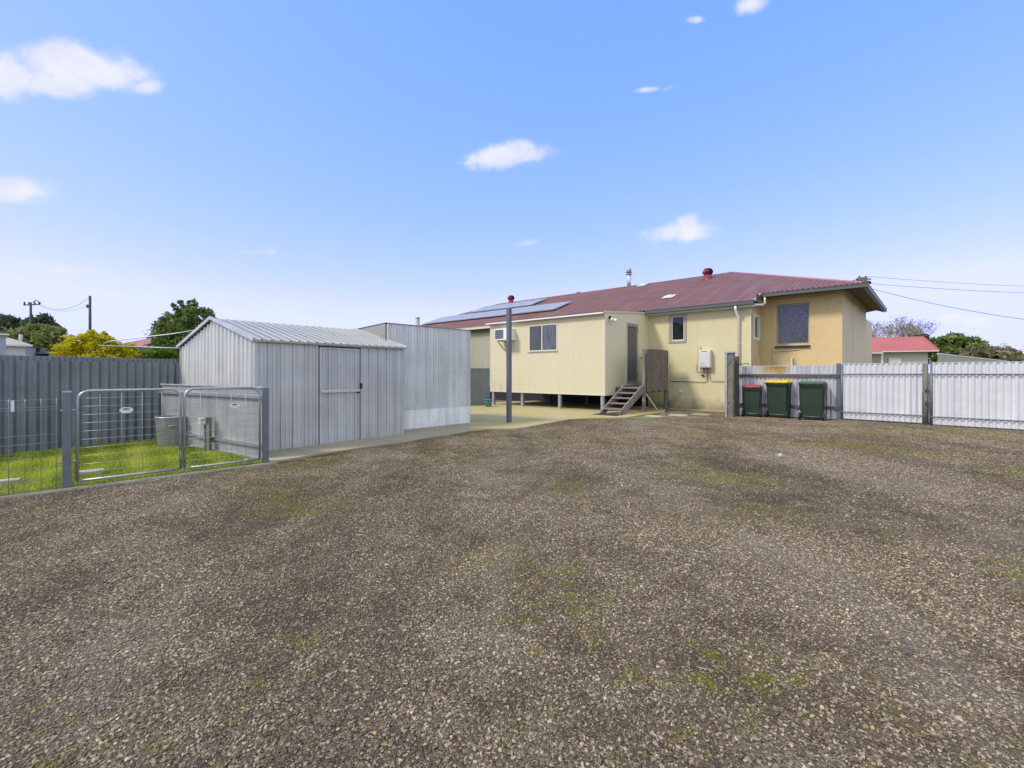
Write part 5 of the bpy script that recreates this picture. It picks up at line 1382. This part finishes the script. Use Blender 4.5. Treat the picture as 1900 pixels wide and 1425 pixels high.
tree('brown_tree', 'brownish low tree in front of the spreading green one', 'tree', 1838, 58, 642, 94, f_brown, 11000, 0.42,
     lobes=[(0, 0, 0.62, 0.95, 0.8, 0.26), (0.3, 0, 0.76, 0.6, 0.5, 0.18), (-0.4, 0, 0.76, 0.6, 0.5, 0.18)])
tree('brown_tree', 'olive brown tree top just above the red neighbouring roof', 'tree', 1692, 66, 616, 60, f_brown, 6000, 0.42,
     lobes=[(0, 0, 0.75, 0.95, 0.8, 0.22), (0.2, 0, 0.6, 0.9, 0.5, 0.28)])
tree('dark_tree', 'dark purple-brown low shrub mass at the right edge of the photo', 'tree', 1892, 50, 664, 70, f_dark, 5000, 0.35,
     lobes=[(0, 0, 0.62, 0.95, 0.8, 0.3), (0.4, 0, 0.7, 0.5, 0.5, 0.25)])

def bare_tree(label, px, Y, ytop, wpx, n_leaf, seed, depth=6):
    random.seed(seed)
    X = (px - CX) / F * Y; top = hz(ytop, Y); W_ = wpx / F * Y / 2
    t = thing('bare_tree', label, 'tree', (X, Y, 0), 0, 'bare grey trees on the right skyline')
    b = MB(); tips = []
    def grow(p, d, L, r, k):
        q = p + d * L; mid = p.lerp(q, 0.5) + Vector((random.uniform(-1, 1), random.uniform(-1, 1), random.uniform(-.5, .5))) * L * 0.08
        b.tube([p, mid, q], [r, r * 0.85, r * 0.7], 5 if k > 2 else 7, caps=False)
        if k >= 3: tips.append(q)
        if k >= depth: return
        for i in range(3 if k < 5 else 2):
            a = random.uniform(0, 6.28); sp = random.uniform(0.35, 0.85)
            o_ = Vector((math.cos(a), math.sin(a), 0)) * sp
            nd = (d + o_ + Vector((0, 0, 0.12))).normalized()
            nd.z = max(nd.z, -0.1)
            grow(q, nd, L * random.uniform(0.62, 0.82), r * 0.62, k + 1)
    grow(Vector((0, 0, -0.1)), Vector((0, 0, 1)), top * 0.30, top * 0.024, 0)
    # scale to the tree's size
    zs = max(v[2] for v in b.v); xs = max(abs(v[0]) for v in b.v)
    kx = W_ / xs; kz = top / zs
    b.v = [(v[0] * kx, v[1] * kx, v[2] * kz) for v in b.v]
    b.build('branches', m_bark_pale, t, fix=False)
    T = np.array([(q.x * kx, q.y * kx, q.z * kz) for q in tips])
    k = rng.integers(0, len(T), n_leaf); P = T[k] + rng.normal(size=(n_leaf, 3)) * 0.22
    lb = [(0, 0, 0, 1, 1, 1)]
    o = leaf_mesh('leaves', lb, n_leaf, 0.22, f_pale, t)
    co = np.zeros(n_leaf * 12); o.data.vertices.foreach_get('co', co); co = co.reshape(-1, 4, 3)
    co = co - co.mean(1, keepdims=True) + P[:, None, :]; o.data.vertices.foreach_set('co', co.reshape(-1)); o.data.update()
    return t
bare_tree('bare spreading tree right behind the corner of the ochre wall', 1622, 58, 590, 90, 500, 3)
bare_tree('tall bare tree with few brown leaves above the red neighbouring roof', 1668, 62, 586, 84, 700, 9)
bare_tree('slim bare tree beside the two larger bare ones', 1702, 66, 594, 50, 700, 14, 6)
bare_tree('bare tree at the right edge, beyond the brown tree', 1874, 60, 640, 46, 300, 21, 6)
random.seed(5)

# ------------------------------------------------------------------ neighbours
def wbox(name, m, parent, *boxes):
    b = MB()
    for a, c in boxes: b.box(a, c)
    return b.build(name, m, parent)
# red-roofed house on the right; local x runs along its wall, y away from the viewer
NY = 30.0; NX = (1741 - CX) / F * NY
nd = Vector((-0.93, 0.36)).normalized()
t = thing('neighbour_house', 'cream house with faded red iron roof beyond the big gates', 'house', (NX, NY, 0), math.atan2(-nd.y, -nd.x))
# here +x points towards the right end; build to negative x
ez = hz(650, NY); rz2 = hz(625, NY + 2.0)
wbox('wall', m_far_wall, t, ((-9, 0.35, 0), (-0.4, 4.5, ez)),)
wbox('wall', m_far_wall, t, ((-7.4, 0.9, 0), (-3.3, 0.95, ez)))
b = MB(); v = Vector((0, 2.2, rz2 - ez)).normalized(); ln = math.hypot(2.3, rz2 - ez)
b.sheet((-3.0, 0.0, ez), (1, 0, 0), 3.0, v, (0, ln + 0.0), (0, -v.z, v.y), 0.0763, 0.017)
b.sheet((-5.2, -0.25, ez - 0.10), (1, 0, 0), 2.2, v, (0, ln + 0.27), (0, -v.z, v.y), 0.0763, 0.017)
b.sheet((-5.2, 4.6, ez - 0.1), (1, 0, 0), 5.2, Vector((0, -2.3, rz2 - ez + 0.1)), (0, ln + 0.05), (0, 1, 2), 0.0763, 0.017)
b.build('roof', m_far_red, t)
wbox('gutter', m_trimcream, t, ((-3.0, -0.09, ez - 0.07), (0.02, -0.01, ez)), ((-5.2, -0.34, ez - 0.17), (-3.0, -0.26, ez - 0.10)))
wbox('barge_board', m_fascia, t, ((0.0, 0.0, ez - 0.12), (0.05, 2.3, ez - 0.02)))
b = MB(); b.bar((0.03, 0, ez), (0.03, 2.3, rz2), 0.05, 0.14); b.bar((0.03, 4.6, ez), (0.03, 2.3, rz2), 0.05, 0.14); b.build_each('barge_board', m_far_red, t)
b = MB(); b.face([(-0.42, 0.36, ez), (-0.42, 4.4, ez), (-0.42, 2.3, rz2 - 0.05)]); b.build('gable', m_far_wall, t)
w = wbox('window', m_far_tan, t, ((-2.55, 0.30, 0.9), (-1.75, 0.348, ez - 0.38)))
wbox('pane', m_trimcream, w, ((-2.49, 0.285, 0.95), (-1.81, 0.299, ez - 0.44)))
w = wbox('window', m_taupe, t, ((-4.7, 0.30, 0.9), (-4.0, 0.348, ez - 0.55)))
wbox('pane', m_ink, w, ((-4.65, 0.285, 0.95), (-4.05, 0.299, ez - 0.60)))
wbox('downpipe', m_white, t, ((-3.0, -0.05, 0), (-2.92, 0.02, ez - 0.08)))
# gable roof of its nearer wing, half hidden by the ochre wall
def NP(px, py, Y_):
    q = Vector(((px - CX) / F * Y_, Y_, hz(py, Y_))) - Vector((NX, NY, 0))
    return Matrix.Rotation(-math.atan2(-nd.y, -nd.x), 3, 'Z') @ q
b = MB(); q = [NP(1570, 611, 35), NP(1615, 614, 35), NP(1603, 654, 32.0), NP(1556, 656, 32.0)]
b.face(q); b.face([p - Vector((0, 0, 0.05)) for p in q]); b.build('wing_roof', m_far_red, t)
b = MB(); b.bar(NP(1616, 614, 35), NP(1604, 655, 32.0), 0.06, 0.2); b.build_each('barge_board', m_trimcream, t)
b = MB(); b.face([NP(1614.5, 616, 35), NP(1603, 656, 32.0), NP(1603, 690, 32.0), NP(1625, 690, 36.5), NP(1625, 640, 36.5)]); b.build('wing_gable', m_fascia, t)

A_ = Vector(((1740 - CX) / F * 24, 24)); B_ = Vector(((1872 - CX) / F * 40, 40)); d = (B_ - A_).normalized()
t = thing('panel_fence', 'long cream ribbed metal fence beyond the big gates, running right', 'fence', (*A_, 0), math.atan2(d.y, d.x))
MB().sheet((0, 0, 0), (1, 0, 0), (B_ - A_).length, (0, 0, 1), (0, 2.22), (0, -1, 0), 0.20, 0.03, 'rib').build('sheet', m_far_wall, t)
wbox('top_rail', m_trimcream, t, ((0, -0.04, 2.22), ((B_ - A_).length, 0.03, 2.29)))

# left: white shed, grey shed corner, pink roofed house
Y = 13.0; x0 = (62 - CX) / F * Y
t = thing('white_shed', 'white neighbouring shed with tan roof and thin chimney, over the fence at left', 'shed', (x0, Y, 0), R(40))
zw = hz(640, Y)
wbox('wall', m_far_white, t, ((-4.0, 0, 0), (-0.16, 3.0, zw)))
wbox('parapet', m_far_white, t, ((-4.0, -0.35, 0.0), (0.0, -0.30, hz(660, Y))))
b = MB()
A1 = [(-4.2, -0.12, zw), (-0.02, -0.12, zw), (-0.85, 1.5, hz(624, Y + 1.2)), (-4.2, 1.5, hz(618, Y + 1.2))]
b.face(A1); b.face([(-0.02, -0.12, zw), (-0.02, 3.1, zw), (-0.85, 1.5, hz(624, Y + 1.2))]); b.face([(p[0], p[1], p[2] - 0.03) for p in A1]); b.build('roof', m_far_tan, t)
wbox('fascia', m_white, t, ((-4.2, -0.135, zw - 0.05), (0, -0.121, zw + 0.0)))
b = MB(); b.tube([(-0.30, 0.5, zw), (-0.30, 0.5, hz(613, Y + .2))], 0.04, 10); ch = b.build('chimney', m_pvc, t)
b = MB(); b.tube([(-0.30, 0.5, hz(620, Y + .2)), (-0.30, 0.5, hz(612.5, Y + .2))], 0.055, 10); b.build('cowl', m_fascia, ch)
Y = 11.0
t = thing('grey_shed', 'blue-grey metal shed corner cut by the left edge, over the fence', 'shed', ((11 - CX) / F * Y, Y, 0), R(48))
wbox('wall', m_far_grey, t, ((-1.6, 0, 0), (0, 1.2, hz(622, Y))))
wbox('roof', m_white, t, ((-1.65, -0.08, hz(622, Y)), (0.05, 1.3, hz(619.5, Y))))
Y = 46.0
t = thing('pink_roof_house', 'distant cream house with pink roof between the yellow shrub and the tree', 'house', ((262 - CX) / F * Y, Y, 0), 0.25)
z1 = hz(645, Y); z2 = hz(624, Y)
wbox('wall', m_far_wall, t, ((-2.6, 0, 0), (4, 5, z1)))
b = MB(); b.face([(-3.0, -0.3, z1), (5, -0.3, z1), (4.2, 2.8, z2), (-0.6, 2.8, z2)]); b.face([(-3, -0.3, z1), (-3, 5.5, z1), (-0.6, 2.8, z2)]); b.build('roof', m_far_pink, t)
wbox('gutter', m_gutter, t, ((-3.0, -0.42, z1 - 0.14), (1.6, -0.3, z1)))
Y = 14.5
t = thing('far_shed', 'low pale metal roof edge between the white shed and the yellow shrub', 'shed', ((62 - CX) / F * Y, Y, 0), 0.1)
wbox('wall', m_timber, t, ((-0.12, 0.1, 0), (0.10, 0.3, hz(645, Y))))
wbox('roof', m_far_grey, t, ((0.05, 0, hz(656, Y)), (1.2, 1.5, hz(653, Y))))
wbox('wall', m_timber_d, t, ((0.1, 0.2, 0), (1.1, 1.4, hz(656, Y))))

# clothes hoist behind the shed
Y = 11.5; px0 = 415
def W3(px, py, Y_=Y): return Vector(((px - CX) / F * Y_, Y_, hz(py, Y_)))
bx = W3(px0, 600)
t = thing('clothes_hoist', 'grey pipe clothes hoist arms reaching out from behind the garden shed', 'clothesline', (bx.x, Y, 0))
o0 = Vector((bx.x, Y, 0))
b = MB(); b.tube([(0, 0, 0), (0, 0, 1.80)], 0.03, 10); b.build('post', m_steel, t)
b = MB(); b.tube([W3(415, 604) - o0, W3(320, 619.5) - o0, W3(205, 633) - o0, W3(197, 635.5) - o0, W3(193, 640) - o0], 0.013, 8); b.build('arm', m_steel, t)
b = MB(); b.tube([W3(415, 648.5) - o0, W3(300, 645) - o0, W3(183, 641) - o0], 0.013, 8); b.build('arm', m_steel, t)
b = MB(); b.tube([(0, 0, 1.8), W3(415, 604) - o0], 0.02, 8); b.build('brace', m_steel, t)

# ------------------------------------------------------------------ power poles and wires
def ppole(px, Y, ytop, label, head):
    X = (px - CX) / F * Y; z = hz(ytop, Y)
    t = thing('power_pole', label, 'power pole', (X, Y, 0), 0, 'power poles on the skyline')
    b = MB(); b.tube([(0, 0, 0), (0, 0, z)], [0.17, 0.12], 10); b.build('pole', m_polewood, t)
    s = Y / 60
    if head == 'cross':
        b = MB(); b.bar((-0.9, 0, z - 0.35), (1.2, 0, z - 0.25), 0.12, 0.12); b.build('crossarm', m_polewood, t)
        b = MB()
        for q in (-0.8, -0.2, 0.5, 1.1): b.tube([(q, 0, z - 0.28), (q, 0, z + 0.05)], 0.09, 8)
        b.tube([(0.3, 0, z), (0.7, 0, z + 0.3), (1.3, 0, z - 0.1)], 0.05, 6); b.build('insulator', m_cable, t)
    elif head == 'box':
        b = MB(); b.box((-0.26, -0.28, z - 0.55), (0.26, 0.2, z - 0.02)); b.build('crosshead', m_moss_timber, t)
        b = MB(); b.tube([(-1.1, 0, z - 0.5), (-0.7, 0, z - 0.25), (-0.3, 0, z - 0.15)], 0.035, 6); b.tube([(0.3, 0, z - 0.1), (0.75, 0, z - 0.12)], 0.05, 6)
        b.lathe((0.55, 0, z - 0.52), [(0, 0), (0.16, 0.03), (0.20, 0.14), (0.10, 0.26), (0, 0.28)], 12)
        for q in (-0.15, 0.35): b.tube([(q, 0, z), (q, 0, z + 0.12)], 0.06, 8)
        b.build('insulator', m_cable, t)
    else:
        b = MB(); b.box((-0.35, -0.1, z - 1.4), (-0.12, 0.1, z - 1.0)); b.build('transformer', m_cable, t)
    return Vector((X, Y, z))
pa = ppole(57, 60, 561, 'timber power pole with cluttered cross arm, above the white shed', 'cross')
pb = ppole(167, 54, 549, 'plain timber power pole rising behind the yellow shrub', 'plain')
pc = ppole(1598, 36, 515, 'power pole head showing over the right corner of the maroon roof', 'box')
def wire(a, c, sag, r, label, seg=18):
    a = Vector(a); c = Vector(c)
    pts = [a.lerp(c, i / seg) + Vector((0, 0, -4 * sag * (i / seg) * (1 - i / seg))) for i in range(seg + 1)]
    b = MB(); b.tube(pts, r, 5); o = b.build('power_line', m_cable); tag(o, label, 'power line', 'overhead power lines'); return o
wire(pa + Vector((0.9, 0, -0.1)), pb + Vector((-0.1, 0, -0.2)), 1.1, 0.02, 'upper wire sagging between the two left power poles')
wire(pa + Vector((1.1, 0, -0.4)), pb + Vector((-0.2, 0, -1.1)), 0.7, 0.014, 'lower wire sagging between the two left power poles')
def far_pt(px, py, Y_): return Vector(((px - CX) / F * Y_, Y_, hz(py, Y_)))
wire(pc + Vector((0.35, 0, 0.1)), far_pt(2100, 534, 40), 0.25, 0.012, 'topmost wire running right from the pole over the maroon roof')
wire(pc + Vector((0.5, 0, -0.45)), far_pt(2100, 548, 38), 0.2, 0.014, 'middle wire running right from the pole over the maroon roof')
wire(pc + Vector((0.4, 0, -0.75)), far_pt(2100, 612, 30), 0.5, 0.016, 'lowest steepest wire running right from the pole over the maroon roof')
wire(far_pt(1742, 656, 28), far_pt(1880, 649, 34), 0.0, 0.02, 'pale wire low over the cream metal fence at right')

# ------------------------------------------------------------------ sun, sky, camera
SUN_AZ = math.atan2(-0.78, -0.62)      # direction towards the sun, from x,y
SUN_EL = R(44)
sv = Vector((-0.93, -0.37, 0)).normalized()
sun_dir = Vector((sv.x * math.cos(SUN_EL), sv.y * math.cos(SUN_EL), math.sin(SUN_EL)))
sl_ = D.lights.new('sun', 'SUN'); sl_.energy = 1.5; sl_.angle = R(10); sl_.color = (1.0, 0.93, 0.82)
so = link(D.objects.new('sun', sl_)); so.rotation_euler = sun_dir.to_track_quat('Z', 'Y').to_euler()

wd = D.worlds.new('World'); scene.world = wd; wd.use_nodes = True
N = wd.node_tree.nodes; L = wd.node_tree.links
bg = N['Background']
sky = N.new('ShaderNodeTexSky'); sky.sky_type = 'NISHITA'; sky.sun_disc = False
sky.sun_elevation = SUN_EL; sky.sun_rotation = math.atan2(sun_dir.x, sun_dir.y)
sky.air_density = 1.0; sky.dust_density = 0.5; sky.ozone_density = 1.5; sky.altitude = 0
bg.inputs['Strength'].default_value = 0.15
tc = N.new('ShaderNodeTexCoord')
def wm(op, a, b_=0.0, clamp=False):
    x = N.new('ShaderNodeMath'); x.operation = op; x.use_clamp = clamp
    for i, q in enumerate((a, b_)):
        if isinstance(q, (int, float)): x.inputs[i].default_value = q
        else: L.new(q, x.inputs[i])
    return x.outputs[0]
# clouds: soft puffs in a few directions of the sky, ragged with noise
nz = N.new('ShaderNodeTexNoise'); nz.inputs['Scale'].default_value = 17; nz.inputs['Detail'].default_value = 9; nz.inputs['Roughness'].default_value = 0.62; nz.inputs['Distortion'].default_value = 0.25
L.new(tc.outputs['Generated'], nz.inputs['Vector'])
nz2 = N.new('ShaderNodeTexNoise'); nz2.inputs['Scale'].default_value = 26; nz2.inputs['Detail'].default_value = 6
L.new(tc.outputs['Generated'], nz2.inputs['Vector'])
def dirv(px, py): return Vector(((px - CX) / F, 1, -(py - YH) / F)).normalized()
clouds = [(128, 120, 96, 40, 1.15, 0), (200, 138, 80, 33, 1.1, 0), (20, 144, 56, 40, 1.1, 0), (110, 158, 84, 26, 1.1, 0), (268, 162, 34, 16, 0.85, 0.1),
          (24, 352, 74, 27, 1.15, 0), (-50, 355, 60, 30, 1.0, 0), (932, 292, 74, 22, 1.1, 0.1), (966, 278, 34, 18, 1.05, 0), (868, 302, 34, 8, 0.6, 0),
          (1262, 430, 62, 19, 1.1, 0.1), (1276, 412, 26, 16, 1.0, 0), (1390, 6, 44, 20, 0.85, 0.3), (1290, 36, 20, 8, 0.5, 0), (1202, 166, 24, 6, 0.6, 0.1), (1243, 163, 20, 5, 0.6, 0.3),
          (480, 468, 40, 10, 0.55, 0), (975, 452, 34, 8, 0.5, 0.2), (125, 500, 90, 12, 0.62, -0.1), (10, 512, 30, 6, 0.5, 0),
          (1770, 592, 28, 14, 0.95, 0), (1818, 596, 40, 11, 0.8, 0), (1870, 622, 80, 18, 0.7, 0), (1800, 640, 130, 14, 0.5, 0)]
acc = None
for (px, py, rx, ry, amp, rot) in clouds:
    c = dirv(px, py); cr_, sr_ = math.cos(rot), math.sin(rot)
    A_ = (dirv(px + rx * cr_ * .5, py - rx * sr_ * .5) - dirv(px - rx * cr_ * .5, py + rx * sr_ * .5))
    B_ = (dirv(px + ry * sr_ * .5, py + ry * cr_ * .5) - dirv(px - ry * sr_ * .5, py - ry * cr_ * .5))
    aa, bb_, ab = A_.dot(A_), B_.dot(B_), A_.dot(B_); dt = aa * bb_ - ab * ab
    A2 = (A_ * bb_ - B_ * ab) / dt; B2 = (B_ * aa - A_ * ab) / dt
    def dot(vv):
        x = N.new('ShaderNodeVectorMath'); x.operation = 'DOT_PRODUCT'; L.new(tc.outputs['Generated'], x.inputs[0]); x.inputs[1].default_value = vv
        return x.outputs['Value']
    dx_ = wm('SUBTRACT', dot(A2), A2.dot(c)); dy_ = wm('SUBTRACT', dot(B2), B2.dot(c))
    r2_ = wm('ADD', wm('MULTIPLY', dx_, dx_), wm('MULTIPLY', dy_, dy_))
    g_ = wm('MULTIPLY', wm('EXPONENT', wm('MULTIPLY', r2_, -0.9)), amp)
    g_ = wm('MULTIPLY', g_, wm('GREATER_THAN', dot(c), 0.5))
    acc = g_ if acc is None else wm('MAXIMUM', acc, g_)
dens = wm('ADD', acc, wm('MULTIPLY', wm('SUBTRACT', nz.outputs['Fac'], 0.5), wm('MULTIPLY', wm('MINIMUM', acc, 0.42), 4.2)))
mrn = N.new('ShaderNodeMapRange'); mrn.interpolation_type = 'SMOOTHSTEP'; L.new(dens, mrn.inputs[0]); mrn.inputs[1].default_value = 0.16; mrn.inputs[2].default_value = 0.95; mrn.inputs[4].default_value = 0.93
mixc = N.new('ShaderNodeMix'); mixc.data_type = 'RGBA'
L.new(mrn.outputs[0], mixc.inputs[0])
# the camera white balance of the sky light
gam = N.new('ShaderNodeGamma'); gam.inputs['Gamma'].default_value = 0.55; L.new(sky.outputs[0], gam.inputs['Color'])
hsv = N.new('ShaderNodeHueSaturation'); hsv.inputs['Saturation'].default_value = 1.45; hsv.inputs['Value'].default_value = 1.75; L.new(gam.outputs[0], hsv.inputs['Color'])
tint = N.new('ShaderNodeMix'); tint.data_type = 'RGBA'; tint.blend_type = 'MULTIPLY'; tint.inputs[0].default_value = 1.0
L.new(hsv.outputs[0], tint.inputs[6]); tint.inputs[7].default_value = (0.83, 0.82, 1.06, 1)
# unseen cloud added overhead and behind the viewer to soften and whiten the light
sxyz = N.new('ShaderNodeSeparateXYZ'); L.new(tc.outputs['Generated'], sxyz.inputs[0])
over = wm('MAXIMUM', wm('SUBTRACT', sxyz.outputs[2], 0.70), wm('MULTIPLY', sxyz.outputs[1], -1.0))
mo = N.new('ShaderNodeMapRange'); mo.interpolation_type = 'SMOOTHSTEP'; L.new(over, mo.inputs[0]); mo.inputs[1].default_value = 0.0; mo.inputs[2].default_value = 0.22
nz3 = N.new('ShaderNodeTexNoise'); nz3.inputs['Scale'].default_value = 3.0; nz3.inputs['Detail'].default_value = 6
L.new(tc.outputs['Generated'], nz3.inputs['Vector'])
mn = N.new('ShaderNodeMapRange'); L.new(nz3.outputs['Fac'], mn.inputs[0]); mn.inputs[1].default_value = 0.38; mn.inputs[2].default_value = 0.56
sc_ = N.new('ShaderNodeSeparateColor'); L.new(tint.outputs[2], sc_.inputs[0])
cc_ = N.new('ShaderNodeCombineColor')
g_ch = wm('MINIMUM', wm('MULTIPLY', wm('POWER', sc_.outputs[1], 0.80), 1.13), 2.95)
L.new(wm('MINIMUM', wm('MULTIPLY', wm('POWER', sc_.outputs[0], 1.25), 0.93), wm('MULTIPLY', g_ch, 0.91)), cc_.inputs[0])
L.new(g_ch, cc_.inputs[1])
L.new(wm('MULTIPLY', wm('POWER', sc_.outputs[2], 0.9), 1.27), cc_.inputs[2])
ovc = N.new('ShaderNodeMix'); ovc.data_type = 'RGBA'; L.new(wm('MULTIPLY', wm('MULTIPLY', mo.outputs[0], mn.outputs[0]), 0.9), ovc.inputs[0])
L.new(cc_.outputs[0], ovc.inputs[6]); ovc.inputs[7].default_value = (5.2, 5.45, 4.9, 1)
L.new(ovc.outputs[2], mixc.inputs[6])
cr = N.new('ShaderNodeValToRGB'); L.new(nz2.outputs['Fac'], cr.inputs[0])
cr.color_ramp.elements[0].position = 0.3; cr.color_ramp.elements[0].color = (2.55, 2.65, 3.15, 1); cr.color_ramp.elements[1].position = 0.65; cr.color_ramp.elements[1].color = (3.1, 3.15, 3.4, 1)
L.new(cr.outputs[0], mixc.inputs[7])
L.new(mixc.outputs[2], bg.inputs['Color'])

cam = D.cameras.new('camera'); co = link(D.objects.new('camera', cam))
co.location = (0, 0, H); co.rotation_euler = (R(90), 0, 0)
cam.sensor_width = 36; cam.lens = 36 * F / 1900; cam.shift_y = -(712.5 - YH) / 1900
cam.clip_start = 0.05; cam.clip_end = 5000
scene.camera = co
scene.view_settings.view_transform = 'Standard'; scene.view_settings.look = 'None'
scene.view_settings.exposure = 0.95; scene.view_settings.gamma = 1
scene.render.resolution_x = 1024; scene.render.resolution_y = 768
scene.cycles.use_denoising = True
scene.cycles.max_bounces = 6
